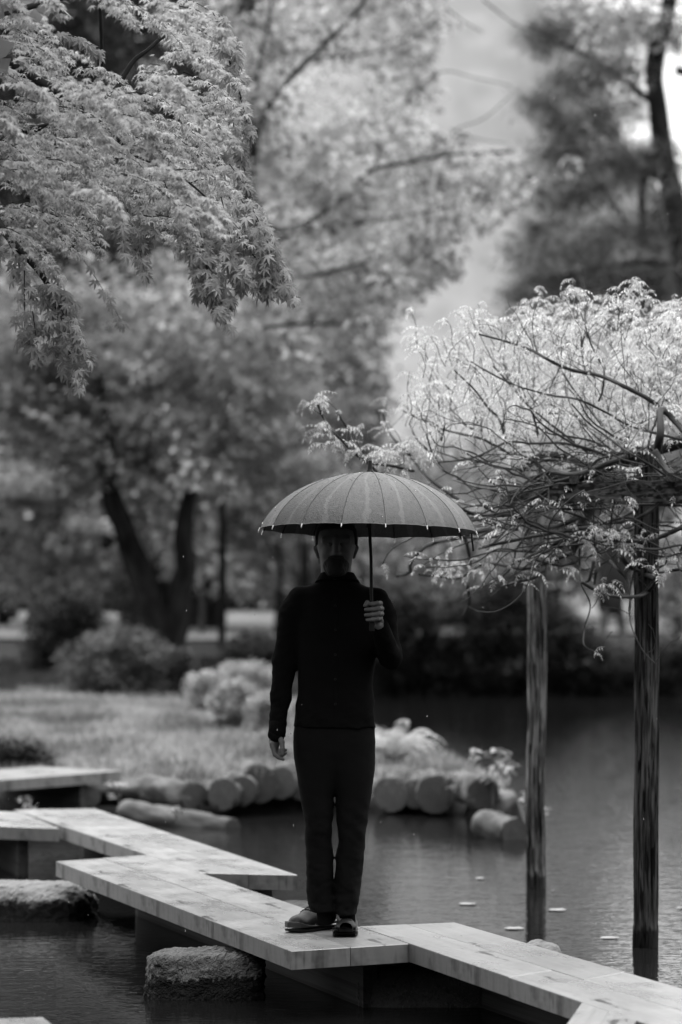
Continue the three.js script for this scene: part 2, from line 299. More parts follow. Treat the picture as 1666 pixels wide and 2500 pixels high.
{
  const mid = (t) => { const a = T(34, 1977), b = T(1423, 2447); return a.lerp(b, t); };       // the seam line that the staggered sections share
  const onMid = (px) => T(px, 1977 + (px - 34) * (2447 - 1977) / (1423 - 34));
  const gap = V(-.0015, 0, -.0005), L = (p) => p.clone().add(gap), R = (p) => p.clone().sub(gap);
  section('plank walkway section carrying the man with the umbrella', T(137, 2102), L(onMid(361)), L(onMid(999)), T(712, 2322), [.72], [.4]);
  section('long plank walkway section behind the man, ending beside his legs', R(onMid(34)), T(231, 1973), T(726, 2136), R(onMid(489)), [], [.55]);
  { const a = onMid(1423), b = T(1666, 2413), dir = b.clone().sub(T(1109, 2252)).normalize(), e = onMid(1423).sub(onMid(875)).normalize(); section('plank walkway section running to the right edge in front of the two posts', R(onMid(876)), T(1109, 2252), b.clone().addScaledVector(dir, 1.4), R(a.clone().addScaledVector(e, 1.9)), [.42], [.5]); }
  { const a = L(onMid(1423)), b = T(1385, 2500), e = b.clone().sub(a).normalize(), s = V(e.z, 0, -e.x).multiplyScalar(-.5), f = a.clone().addScaledVector(e, 3.2); if (s.x < 0) s.negate(); const g2 = onMid(1423).sub(onMid(875)).normalize(), a2 = L(a.clone().addScaledVector(g2, .55)); section('small corner of walkway planks at the bottom right edge', a, a2, a2.clone().addScaledVector(e, 3), f, [], []); }
  { const r = T(104, 2483), e = T(125, 2500).sub(r).normalize(), s = T(0, 2486).sub(r).normalize(), l = r.clone().addScaledVector(s, .5); section('walkway plank end at the bottom left corner of the picture', l, r, r.clone().addScaledVector(e, 2.5), l.clone().addScaledVector(e, 2.5)); }
  { const a = L(T(146, 2022)), b = L(onMid(50)), n = T(0, 2016).sub(a).normalize(); section('short walkway section entering from the left edge', b.clone().addScaledVector(n, 1.6), b, a, a.clone().addScaledVector(n, 1.6)); }
  { const a = T(0, 1904), b = T(296, 1881), e = b.clone().sub(a).normalize(), s = V(e.z, 0, -e.x); if (s.z > 0) s.negate(); section('last walkway section that reaches the lawn at the left', a.clone().addScaledVector(e, -1.2).addScaledVector(s, .8), b.clone().addScaledVector(s, .8), b, a.clone().addScaledVector(e, -1.2)); }
}

// ================================================================ rocks and edging logs
const rockTex = tex(512, 512, (u, v) => { const a = pf(u, v, 10, 10, 121, 5), b = pf(u, v, 60, 60, 127, 3); return .45 + .55 * a + .55 * smooth(.62, .75, b) - .25 * smooth(.6, .75, pf(u, v, 30, 30, 131, 3)); });
const rockBump = tex(512, 512, (u, v) => .5 * pf(u, v, 40, 40, 141, 4) + .5 * pf(u, v, 90, 90, 143, 2), false);
const rockMat = MP(.16, .75, { vertexColors: true, specularIntensity: .4, map: rockTex, bumpMap: rockBump, bumpScale: .008 }), wetRockMat = MP(.05, .7, { specularIntensity: .2, map: rockTex, bumpMap: rockBump, bumpScale: .008 });
function rock(label, c, rx, ry, rz, seed, mat = rockMat, pw = 3.2, cell = .012, name = 'rock') {
  const f = (x, y, z) => { const a = Math.abs((x - c.x) / rx), b = Math.abs((y - c.y) / ry), d = Math.abs((z - c.z) / rz); return ((a ** pw + b ** pw + d ** pw) ** (1 / pw) - 1) * Math.min(rx, ry, rz) + .2 * Math.min(rx, ry) * fbm(x * 3.2 / rx * .3 + seed, y * 7, z * 7, 4) + .09 * Math.min(rx, ry) * fbm(x * 36, y * 40 + seed, z * 40, 3); };
  const m = 1.25, g = nets(f, V(c.x - rx * m, c.y - ry * m, c.z - rz * m), V(c.x + rx * m, c.y + ry * m, c.z + rz * m), cell);
  const u = g.attributes.uv; for (let i = 0; i < u.count; i++) u.setXY(i, u.getX(i) / .5, u.getY(i) / .5);
  // much darker below a ragged line above the water
  const q = g.attributes.position, col = []; for (let i = 0; i < q.count; i++) { const k = q.getY(i) < .095 + .06 * fbm(q.getX(i) * 9, q.getY(i) * 5, q.getZ(i) * 9 + seed, 4) + .03 * n3(q.getX(i) * 60, q.getY(i) * 60, q.getZ(i) * 60) && q.getY(i) < c.y + ry * .7 ? .12 : 1; col.push(k, k, k); } g.setAttribute('color', new THREE.Float32BufferAttribute(col, 3));
  return solo(name, g, mat, label, 'rock');
}
{
  const c = G(500, 2440, 0); rock('pale topped rough rock under the walkway at bottom centre', V(c.x, .045, c.z - .14), .25, .15, .16, 3, MP(.12, .75, { vertexColors: true, specularIntensity: .25, map: rockTex, bumpMap: rockBump, bumpScale: .022 }), 6, .006);
  const l = P(40, 2250, 20.2); rock('flat mossy rock at the left edge beneath the plank ends', V(l.x - .1, .02, l.z), .5, .155, .3, 9, rockMat, 4);
  rock('dark wet stone under the joint of the planks in front of the man', V(.42, .03, -16.6), .36, .14, .26, 41, wetRockMat, 5, .02);  // stone put in under the joint to block a pale reflection
  rock('dark rock below the walkway end behind the man\'s legs', V(P(735, 2180, 18.6).x, .06, -18.75), .22, .15, .22, 15, wetRockMat);
  rock('low rock showing behind the right hand walkway planks', V(P(1322, 2310, 17.6).x, -.02, -17.55), .1, .165, .2, 21, rockMat);
  rock('small stone peeping out under the planks at bottom right', V(P(1362, 2495, 14).x, .06, -14.15), .06, .12, .12, 27, rockMat);
}
const barkTex = tex(256, 256, (u, v) => .12 + 1.5 * pf(u, v, 12, 5, 151, 5) ** 2), endTex = tex(256, 256, (u, v) => { const r = Math.hypot(u - .5, v - .5) * 2; return .55 + .3 * pf(u, v, 9, 9, 161, 4) + .2 * Math.sin(r * 42 + 5 * pf(u, v, 4, 4, 163, 2)); });
const logSide = M(.09, .85, { map: barkTex }), logEnd = M(.045, .8, { map: endTex });
// a log with its sawn end at e facing along dir, going back len
function log(label, e, r, dir, len, seed, tone = 1) {
  dir = dir.clone().normalize(); const root = thing('log', label, 'log', e.clone().addScaledVector(dir, -len / 2).add(V(0, -r, 0)), 'logs edging the lawn at the water'); delete root.userData.group;
  const pts = Array.from({ length: 22 }, (_, i) => i / 21).map((t) => e.clone().addScaledVector(dir, -len * (1 - t)).add(V(0, .012 * n3(t * 3, seed, 1), 0)));
  const bk = tube(pts, r, 36, .1, seed), bp = bk.attributes.position, bn = bk.attributes.normal; for (let i = 0; i < bp.count; i++) { const k = .12 * r * n3(bp.getX(i) * 34, bp.getY(i) * 34 + seed, bp.getZ(i) * 34) + .1 * r * n3(bp.getX(i) * 9, bp.getY(i) * 9 + seed, bp.getZ(i) * 9); bp.setXYZ(i, bp.getX(i) + bn.getX(i) * k, bp.getY(i) + bn.getY(i) * k, bp.getZ(i) + bn.getZ(i) * k); } bk.computeVertexNormals();
  part('bark', bk, tone === 1 ? logSide : M(.15 * tone, .85, { map: barkTex }), root);
  const side = V(0, 1, 0).cross(dir).normalize(), up = dir.clone().cross(side);
  const g = grid(20, 4, (u, v) => { const a = u * 6.2832, q = r * v * .97 * (1 + .06 * n3(Math.cos(a) * 1.3 + seed, Math.sin(a), 0)); return e.clone().addScaledVector(side, Math.cos(a) * q).addScaledVector(up, Math.sin(a) * q).addScaledVector(dir, .004 + .006 * (1 - v)); }, (u, v) => [.5 + Math.cos(u * 6.2832) * v * .48, .5 + Math.sin(u * 6.2832) * v * .48]);
  part('end_face', g, new THREE.MeshPhysicalMaterial({ specularIntensity: .05, color: grey(.066 * (.7 + (seed * 37 % 10) * .06)), roughness: .9, map: endTex, side: THREE.DoubleSide }), root);
}
{
  const toCam = (x, d) => V(.12 * Math.sin(x * 9), 0, 1);
  const list = [ // pixel of the end face, radius in pixels, distance, words
    [545, 1940, 36, 26.9, 'third log end from the left of the lawn edging row', .9], [592, 1930, 30, 27.05, 'slim log end fourth from the left in the lawn edging row'], [634, 1916, 35, 27.2, 'raised log end fifth from the left in the lawn edging row'], [684, 1912, 37, 27.3, 'log end in the edging row left of the man\'s hip'], [735, 1915, 33, 27.4, 'log end half hidden behind the man\'s left leg side'],
    [790, 1925, 35, 27.5, 'log end hidden between the man\'s legs'], [955, 1942, 39, 27.2, 'first log end to the right of the man\'s legs'], [1015, 1938, 30, 27.2, 'narrow log between two dark ends right of the man'], [1065, 1940, 36, 27, 'darkest round log end right of the man under the fern'], [1180, 1938, 37, 26.3, 'ragged log end near the tip of the lawn bank'],
  ];
  list.forEach(([x, y, r, d, w], i) => log(w, P(x, y, d), r * (1.08 + .12 * ((i * 7) % 3)) * d / F, toCam(x), .9, i + 1));
  log('long dark log leading the edging row below the far walkway end', P(372, 1938, 27.6), .1, V(1, .0, .35), .55, 21);
  log('long pale topped log beside it with a round dark end', P(478, 1948, 26.95), .108, V(.55, -.02, 1), .8, 22);
  log('low log lying in the water in front of the edging row', P(566, 2028, 26.0), .085, V(1, -.12, .75), .95, 23);
  log('log lying in the water at the tip of the bank by the left post', P(1256, 2034, 25.0), .1, V(.6, -.1, 1), .36, 24);
  log('dark round log under the far walkway at the left', P(222, 1946, 27.2), .075, V(.3, 0, 1), .9, 25);
}

// ================================================================ trellis of two posts and beams
const postTex = tex(256, 1024, (u, v) => { const a = pf(u, v, 30, 9, 171, 4), c = pf(u, v, 36, 7, 173, 3); return (.1 + 1.5 * a * a) * (1 - .85 * smooth(.52, .6, c)) + .35 * smooth(.6, .72, pf(u, v, 7, 5, 177, 3)); });
const postMat = M(.065, .85, { vertexColors: true, map: postTex, specularIntensity: .08 }), beamMat = M(.065, .8, { map: postTex });
const postBase = [P(1308, 2168, 21.72), P(1573, 2312, 18.69)].map((p) => p.setY(0));
const trellis = thing('wooden_trellis', 'weathered wooden trellis of two round posts and dark beams standing in the pond', 'trellis', postBase[1].clone());
function post(bottom, top, r, seed) {
  const nu = 110, nv = 170;
  const g = grid(nu, nv, (u, v) => {
    const a = u * 6.28318, p = bottom.clone().lerp(top, v), y = p.y; let q = 0; p.x += .012 * n3(y * .9, seed, 3) + .004 * n3(y * 4, seed, 3); p.z += .012 * n3(y * .9, seed, 9); q += .007 * n3(Math.cos(a) * .9 + seed, y * 2.2, Math.sin(a) * .9);
    q -= .008 * smooth(.08, .3, n3(Math.cos(a) * 3.8 + seed, Math.sin(a) * 3.8, y * .7)); // long cracks
    q -= .004 * smooth(.05, .25, n3(Math.cos(a) * 8 + seed, Math.sin(a) * 8 + 5, y * 1.4)); q += .004 * n3(Math.cos(a) * 1.2, Math.sin(a) * 1.2 + seed, y * 1.3); if (y < .1) q += .003;
    return V(p.x + Math.cos(a) * (r + q), y, p.z + Math.sin(a) * (r + q));
  }, (u, v) => [u * .36 / .3, v * 3 / 1.2]);
  const pc = [], pp = g.attributes.position; for (let i = 0; i < pp.count; i++) { const k = pp.getY(i) < .085 + .05 * n3(pp.getX(i) * 40, seed, pp.getZ(i) * 40) ? .3 : 1; pc.push(k, k, k); } g.setAttribute('color', new THREE.Float32BufferAttribute(pc, 3)); // soaked band at the waterline
  part(numberedPart(trellis, 'post'), g, seed === 3 ? M(.16, .85, { vertexColors: true, map: postTex, specularIntensity: .08 }) : postMat, trellis);
}
post(postBase[0].clone().setY(-.4), P(1312, 1215, 21.72), .0545, 3); post(postBase[1].clone().setY(-.4), P(1582, 1105, 18.69), .0605, 11);
{
  const beam = (a, b, h, w, name = 'beam') => { const L = a.distanceTo(b), g = new THREE.BoxGeometry(L, h, w, Math.ceil(L * 6), 2, 2), dir = b.clone().sub(a).normalize(), q = new THREE.Quaternion().setFromUnitVectors(V(1, 0, 0), dir); const p = g.attributes.position; for (let i = 0; i < p.count; i++) { p.setY(i, p.getY(i) + .006 * n3(p.getX(i) * 3, a.y * 9, a.z)); p.setZ(i, p.getZ(i) + .006 * n3(p.getX(i) * 3, 4, a.z)); } g.computeVertexNormals(); g.applyQuaternion(q); const m = a.clone().lerp(b, .5); g.translate(m.x, m.y, m.z); part(numberedPart(trellis, name), g, beamMat, trellis); };
  beam(P(1235, 1222, 21.5), P(1760, 1205, 18.3), .085, .07); beam(P(1340, 1205, 18.3), P(1800, 1196, 18.34), .1, .06); beam(P(1240, 1212, 21.0), P(1700, 1195, 21.3), .06, .06);
  beam(P(1300, 1178, 19.6), P(1700, 1172, 19.7), .035, .035, 'crossbar'); beam(P(1320, 1178, 20.5), P(1720, 1160, 20.6), .035, .035, 'crossbar'); beam(P(1400, 1172, 18.2), P(1420, 1168, 21.8), .04, .04, 'crossbar'); beam(P(1640, 1166, 18.1), P(1600, 1164, 21.8), .04, .04, 'crossbar');
}
// ================================================================ the man
const man = thing('person', 'man in dark shirt and trousers standing on the planks under the umbrella he holds', 'person', V(S(805, 2283).x, TOP, -D));
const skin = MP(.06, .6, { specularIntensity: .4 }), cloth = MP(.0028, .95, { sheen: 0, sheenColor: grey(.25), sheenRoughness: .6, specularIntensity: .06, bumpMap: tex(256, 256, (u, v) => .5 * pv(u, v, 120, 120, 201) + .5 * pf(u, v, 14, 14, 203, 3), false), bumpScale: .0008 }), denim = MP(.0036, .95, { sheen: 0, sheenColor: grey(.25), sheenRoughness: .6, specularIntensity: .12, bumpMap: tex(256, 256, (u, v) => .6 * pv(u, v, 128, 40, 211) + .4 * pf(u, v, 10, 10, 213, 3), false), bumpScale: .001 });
const row = (py, l, r, hd, cz = 0) => { const a = S(l, py, cz), b = S(r, py, cz); return [a.y, (a.x + b.x) / 2, a.z, (b.x - a.x) / 2, hd]; };
const B3 = (g) => { g.computeBoundingBox(); return g; };
const armR = { sh: S(736, 1476, -.01), el: S(692, 1625, -.03), wr: S(677, 1800, .03) }, armL = { sh: S(922, 1480, -.01), el: S(954, 1598, .06), wr: S(926, 1528, .27) };
// the two hands as chains of tapered capsules
const px = (n) => n / 571;
const handL = () => { // the fist around the shaft
  const z = .275, o = [];
  o.push(cap(S(922, 1480, z - .012), .016, S(922, 1510, z - .01), .015, .012));                             // palm behind the shaft
  o.push(cap(S(926, 1520, z - .015), .02, S(925, 1545, z - .05), .021, .02));                                // wrist
  const fg = [[1473, 929, 898, .0097], [1486, 932, 894, .0102], [1499, 932, 894, .0098], [1511, 929, 897, .0088]];
  fg.forEach(([y, xk, xt, r]) => { r *= .94; const k = S(xk, y, z + .004), m = S(xk - 7, y - .5, z + .031), n = S((xk + xt) / 2 - 3, y + 1.5, z + .036), t = S(xt, y + 2.5, z + .02); o.push(cap(S(xk - 2, y + 3, z - .012), r * 1.1, k, r * 1.08, .008), cap(k, r * 1.08, m, r, .005), cap(m, r, n, r * .97, .004), cap(n, r * .97, t, r * .85, .004)); });
  const a = S(912, 1486, z - .02), b = S(899, 1477, z + .004), c = S(897, 1471, z + .024); o.push(cap(a, .014, b, .0105, .008), cap(b, .0105, c, .0088, .004), cap(c, .0088, S(892, 1478, z + .034), .008, .004));
  return o;
};
const handR = () => { // the hanging hand, thumb towards the body
  const z = .03, o = [];
  o.push(cap(S(677, 1788, z), .024, S(674, 1806, z), .022, .015, .75), cap(S(668, 1806, z), .018, S(667, 1822, z + .008), .014, .014), cap(S(676, 1806, z), .017, S(675, 1822, z - .006), .012, .014));
  const chain = (ps, rs, k = .004) => { for (let i = 0; i < ps.length - 1; i++) o.push(cap(S(...ps[i]), rs[i], S(...ps[i + 1]), rs[i + 1], i ? .003 : k)); };
  chain([[664, 1816, z + .022], [671, 1842, z + .03], [680, 1849, z + .034], [692, 1854, z + .036]], [.0105, .0092, .0082, .0068], .008);
  chain([[666, 1818, z + .004], [676, 1843, z + .004], [688, 1845, z + .008], [698, 1839, z + .012]], [.0105, .0092, .0082, .0068], .008);
  chain([[668, 1818, z - .014], [678, 1838, z - .014], [689, 1838, z - .008], [698, 1831, z - .004]], [.01, .009, .008, .0066], .008);
  chain([[671, 1816, z - .028], [678, 1831, z - .028], [686, 1832, z - .024], [692, 1828, z - .02]], [.009, .008, .007, .006], .008);
  chain([[681, 1797, z + .012], [689, 1812, z + .036], [690, 1828, z + .044], [690, 1841, z + .046]], [.0125, .0115, .0098, .0078], .01);
  return o;
};
const headRows = [[1269, 808, 836, .03, -.012], [1273, 797, 846, .055, -.012], [1281, 786, 857, .08, -.012], [1294, 777, 866, .094, -.008], [1310, 774, 869, .1, -.004], [1328, 774, 869, .098, .002], [1346, 777, 866, .092, .008], [1362, 782, 861, .086, .014], [1377, 789, 854, .078, .022], [1389, 797, 846, .066, .03], [1397, 806, 837, .045, .038]].map(([y, l, r, hd, cz]) => row(y, l, r, hd, cz));
const headF = () => {
  const o = [loft(headRows, .03, 2.15)];
  o.push(cap(S(821, 1385, -.01), .064, S(821, 1440, -.02), .068, .03));                                       // neck
  o.push(cap(S(821, 1318, .095), .01, S(821, 1350, .112), .013, .016), ell(S(821, 1352, .104), V(.018, .011, .014), .01));  // nose
  o.push(cap(S(792, 1318, .082), .012, S(850, 1318, .082), .012, .014));                                      // brow
  o.push(ell(S(803, 1352, .072), V(.022, .017, .02), .02), ell(S(839, 1352, .072), V(.022, .017, .02), .02)); // cheeks
  o.push(cap(S(811, 1371, .094), .006, S(831, 1371, .094), .006, .01), cap(S(813, 1376, .093), .006, S(829, 1376, .093), .006, .008), ell(S(821, 1393, .082), V(.024, .016, .02), .02));
  for (const s of [-1, 1]) { const x = (d) => 821 + s * d; o.push(cap(S(x(47), 1338, -.01), .008, S(x(50), 1340, -.014), .007, .01), cap(S(x(51), 1337, -.016), .009, S(x(43.5), 1361, -.008), .006, .006), { ...ell(S(x(17), 1329, .096), V(.017, .009, .012)), cut: 1 }); }
  for (const s of [-1, 1]) o.push(ell(S(821 + s * 17, 1329.5, .0815), V(.0125, .0115, .0115), 0));
  return o;
};
{
  const parts = [];
  parts.push(nets(field(headF()), S(755, 1445, -.14), S(887, 1262, .16), .0036));
  // trunk and limbs under the clothes join the head and the hands
  const trunk = [loft([row(1438, 775, 867, .05, -.02), row(1465, 742, 906, .07, -.015), row(1560, 742, 904, .085), row(1700, 742, 895, .085), row(1780, 735, 900, .085)], .04), cap(S(821, 1400, -.014), .06, S(821, 1460, -.02), .06, .03),
    cap(armR.sh, .032, armR.el, .028, .02), cap(armR.el, .028, armR.wr, .022, .012), cap(armL.sh, .032, armL.el, .028, .02), cap(armL.el, .028, armL.wr, .022, .012), cap(S(768, 1800), .07, S(778, 2030), .045, .03), cap(S(778, 2030), .045, S(783, 2190, -.02), .03, .02), cap(S(866, 1800), .07, S(860, 2030), .045, .03), cap(S(860, 2030), .045, S(847, 2195, -.02), .03, .02)];
  parts.push(nets(field(trunk), S(640, 2245, -.2), S(1000, 1390, .36), .014));
  const hl = handL(), hr = handR();
  parts.push(nets(field(hl), S(880, 1556, .19), S(945, 1456, .35), .0026), nets(field(hr), S(645, 1866, -.04), S(710, 1776, .11), .0026));
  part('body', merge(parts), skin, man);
}
{ // hair and beard
  const h = loft(headRows, .03, 2.15).f, hb = S(821, 1299, 0).y, sideY = S(821, 1330, 0).y, zc = S(821, 1300, 0).z;
  const f = (x, y, z) => Math.max(h(x, y, z) - .009 + .003 * n3(x * 90, y * 50, z * 90), Math.min(-(y - hb - .25 * Math.max(0, z - zc - .02)), Math.max(-(y - sideY + Math.max(0, zc - z) * .9), (z - zc) - .035)));
  part('hair', nets(f, S(762, 1395, -.14), S(880, 1258, .13), .0042), M(.012, .6), man);
  const head = field(headF()), c = S(821, 1384, .07), c2 = S(821, 1361, .09), sb = zc;
  const g = (x, y, z) => { const e = ell(c, V(.058, .05, .075)).f(x, y, z), m = ell(c2, V(.036, .011, .05)).f(x, y, z); return Math.max(head(x, y, z) - .0065 + .0025 * n3(x * 120, y * 120, z * 120), Math.min(e, m)); };
  part('beard', nets(g, S(775, 1412, -.03), S(867, 1350, .14), .004), M(.01, .7), man);
}
{ // shirt
  const f0 = field([
    loft([row(1404, 788, 860, .062, -.012), row(1420, 776, 872, .068, -.016), row(1432, 752, 893, .08, -.018), row(1448, 735, 912, .092, -.016), row(1475, 727, 925, .105, -.01), row(1530, 724, 928, .116, 0), row(1600, 727, 918, .12), row(1640, 728, 912, .116), row(1680, 728, 911, .114), row(1735, 722, 915, .118), row(1776, 718.5, 917, .122)], .03, 2.4),
    cap(S(732, 1462, -.012), .052, S(716, 1500, -.012), .058, .04), cap(S(716, 1500, -.012), .056, S(696, 1612, -.02), .05, .03), cap(S(696, 1612, -.02), .05, S(686, 1700, -.004), .043, .02), cap(S(686, 1700, -.004), .042, S(678, 1768, .022), .0355, .02), cap(S(678, 1768, .022), .0345, S(677, 1795, .03), .035, .01),
    cap(S(922, 1463, -.012), .05, S(934, 1505, 0), .055, .04), cap(S(934, 1505, 0), .053, S(953, 1590, .045), .05, .03), cap(S(955, 1605, .055), .052, S(928, 1537, .24), .036, .02),
  ]);
  const wr = (x, y, z) => { const armSide = Math.abs(x - S(812, 1600).x); const w = .35 + .65 * smooth(.15, .25, armSide) + .6 * smooth(S(0, 1690).y, S(0, 1770).y, y); return w * (.0055 * n3(x * 11, y * 22 + x * 14, z * 11) + .0028 * n3(x * 26, y * 50 - x * 20, z * 26)); };
  const f = (x, y, z) => { let d = f0(x, y, z) + wr(x, y, z); d = Math.max(d, S(0, 1777 + 3 * Math.sin(x * 14), 0).y - y > 0 && x > S(708, 0).x ? .01 : d); return d; };
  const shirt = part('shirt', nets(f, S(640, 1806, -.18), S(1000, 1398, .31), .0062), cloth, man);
  // collar with two points, button band, buttons and cuffs
  const col = grid(40, 5, (u, v) => { const a = (u - .5) * 5.5 + Math.PI / 2 + Math.PI, front = Math.pow(Math.abs(u - .5) * 2, 3), r = .073 + .018 * v, h = lerp(1395, 1413, v) + front * (34 + 24 * v); const c = S(824 + Math.cos(a) * -r * 571 * (1 + .06 * v), h, -.012); return V(c.x, c.y, c.z - Math.sin(a) * -r * -1 * .92); });
  const cm = cloth.clone(); cm.side = THREE.DoubleSide; const c0 = part('collar', col, cm, shirt);
  const band = grid(4, 60, (u, v) => { const py = lerp(1446, 1772, v), x = lerp(812, 830, u), s = S(x, py, 0); let z = s.z + .2; for (let i = 0; i < 60 && f(s.x, s.y, z) > 0; i++) z -= .0025; return V(s.x, s.y, z + .0035 - (u === 0 || u === 1 ? .004 : 0)); });
  part('button_band', band, cm, shirt);
  for (const py of [1478, 1536, 1596, 1656, 1716]) { const s = S(807 + 12, py, 0); let z = s.z + .2; for (let i = 0; i < 90 && f(s.x, s.y, z) > 0; i++) z -= .0025; const g = new THREE.CylinderGeometry(.0052, .0056, .0028, 16); g.rotateX(Math.PI / 2); g.translate(s.x, s.y, z + .0055); part(numberedPart(shirt, 'button'), g, M(.006, .6, { specularIntensity: .1 }), shirt); }
  const cuff = (a, b, r) => { const pts = [a, a.clone().lerp(b, .5), b], g = tube(pts, r, 24, .05, 3); return g; };
  part(numberedPart(shirt, 'cuff'), cuff(S(678, 1762, .02), S(677, 1798, .031), .0365), cloth, shirt); part(numberedPart(shirt, 'cuff'), cuff(S(940, 1556, .19), S(926, 1523, .262), .0365), cloth, shirt);
}
{ // trousers
  const hips = loft([row(1762, 720, 915, .112), row(1809, 716, 917, .118, -.006), row(1850, 717, 916.5, .118, -.01), row(1889, 725, 914, .112, -.008), row(1945, 732, 907, .1, -.004), row(1990, 740, 900, .09, 0)], .03, 2.4).f;
  const legs = field([
    loft([row(1820, 716, 818, .115, -.008), row(1850, 717, 818, .115, -.008), row(1889, 725, 817, .105, -.006), row(1943, 732, 815, .09), row(1985, 740, 814, .084, .004), row(2017, 747, 812, .079, .006), row(2049, 745, 810, .077), row(2096, 747, 814, .079, -.008), row(2147, 748, 814, .079, -.014), row(2180, 750, 813, .08, -.014), row(2205, 755, 815, .08, -.02), row(2224, 760, 820, .078, -.022)], .012, 2.3),
    loft([row(1820, 818, 917, .115, -.008), row(1850, 818, 916.5, .115, -.008), row(1889, 819, 914, .105, -.006), row(1953, 820, 906, .088), row(1998, 822, 898, .083, .004), row(2049, 826, 892, .078, .004), row(2096, 821, 889, .079, -.006), row(2147, 818, 883, .079, -.012), row(2189, 818, 877, .08, -.012), row(2218, 820, 871, .08, -.012), row(2232, 822, 871, .074, -.012)], .012, 2.3)]);
  const yA = S(0, 1830).y, yB = S(0, 1945).y, f0 = (x, y, z) => y > yA ? hips(x, y, z) : y < yB ? legs(x, y, z) : lerp(hips(x, y, z), legs(x, y, z), clamp((yA - y) / (yA - yB))) ;
  const f = (x, y, z) => f0(x, y, z) + (.3 + .7 * smooth(S(0, 1940).y, S(0, 2010).y, y) + .5 * smooth(S(0, 2120).y, S(0, 2190).y, y)) * (.0058 * n3(x * 13, y * 20 + x * 10, z * 13) + .002 * n3(x * 30, y * 55, z * 30));
  for (const [x0, y0, x1, y1] of [[785, 2170, 797, 2256], [847, 2180, 849, 2262]]) part(numberedPart(man, 'sock'), tube([S(x0, y0, -.02), S((x0 + x1) / 2, (y0 + y1) / 2, -.025), S(x1, y1, -.03)], [.036, .034], 16), M(.006, 1, { specularIntensity: 0 }), man);
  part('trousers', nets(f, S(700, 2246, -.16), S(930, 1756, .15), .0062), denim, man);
}
// shoes: a sole, an upper and laces; heel, toe on the plank
function shoe(heel, toe, label) {
  const dir = toe.clone().sub(heel).setY(0).normalize(), side = V(dir.z, 0, -dir.x), L = heel.distanceTo(toe), at = (t, w, h) => heel.clone().addScaledVector(dir, t * L).addScaledVector(side, w).setY(TOP + h);
  const root = new THREE.Group(); root.name = numberedPart(man, 'shoe'); root.position.copy(heel).setY(TOP).sub(man.position); man.add(root); root.userData.label = label;
  const up = field([cap(at(.12, 0, .05), .034, at(.45, 0, .05), .034, .03), cap(at(.1, 0, .09), .03, at(.2, 0, .135), .037, .03), cap(at(.2, 0, .1), .036, at(.62, .003, .055), .033, .03), cap(at(.55, .002, .045), .038, at(.86, .006, .04), .031, .03), ell(at(.82, .006, .04), V(.043, .028, .043), .02)]);
  const B = [at(.5, 0, 0).add(V(-.2, .022, -.2)), at(.5, 0, 0).add(V(.2, .16, .2))];
  const upper = part('upper', nets((x, y, z) => Math.max(up(x, y, z), TOP + .026 - y), B[0], B[1], .0042), MP(.012, .45, { specularIntensity: .35 }), root);
  const q = V(0, 0, 0), foot = (x, z) => { q.set(x, 0, z).sub(V(heel.x, 0, heel.z)); const t = q.dot(dir) / L, w = q.dot(side), hw = .034 + .012 * Math.sin(clamp(t) * 3.1) + .008 * smooth(.45, .7, t) * (1 - smooth(.86, 1.04, t)); return [t, w, hw]; };
  const sole = (lift, y0, y1, grow) => (x, y, z) => { const [t, w, hw] = foot(x, z), tt = t < .08 ? (.08 - t) * L : t > .92 ? (t - .92) * L : 0, r = .035, e = Math.abs(w) - hw - grow + (tt > 0 ? Math.min(hw, tt * tt / r) : 0), up2 = smooth(.8, 1.08, t) * .008, wave = lift * (smooth(.72, 1.02, t) * .012 + .004 * Math.sin(t * 9)), b = y0 + up2, top = y1 + up2 + wave; return Math.max(e, Math.max(TOP + b - y, y - TOP - top), -t * L - .012, (t - 1.05) * L); };
  part('midsole', nets(sole(1, .011, .03, .003), B[0], B[1], .004), M(.03, .5), root);
  part('outsole', nets(sole(0, .0015, .0125, .002), B[0].clone().add(V(0, -.024, 0)), B[1], .004), M(.01, .8, { specularIntensity: .1 }), root);
  part('toe_guard', nets((x, y, z) => { const [t, w] = foot(x, z); return Math.max(up(x, y, z) - .004, TOP + .02 - y, y - TOP - .05 + Math.abs(w) * .4, (.87 - t) * L + Math.abs(w) * .5); }, B[0], B[1], .0042), M(.008, .8, { specularIntensity: .1 }), root);
  for (let i = 0; i < 5; i++) { const t = .36 + i * .07, pts = [-1, -.5, 0, .5, 1].map((s) => { const p = at(t + (i % 2 ? .02 : -.02) * s, s * .026, .14); for (let k = 0; k < 80 && up(p.x, p.y, p.z) > 0; k++) p.y -= .0015; p.y += .002; return p; }); part(numberedPart(root, 'lace'), tube(pts, .0033, 6), M(.02, .7), root); }
}
shoe(G(816, 2264, TOP), G(708, 2278, TOP), 'shoe turned out to the left'); shoe(G(851, 2262, TOP), G(840, 2292, TOP), 'shoe pointing to the front');

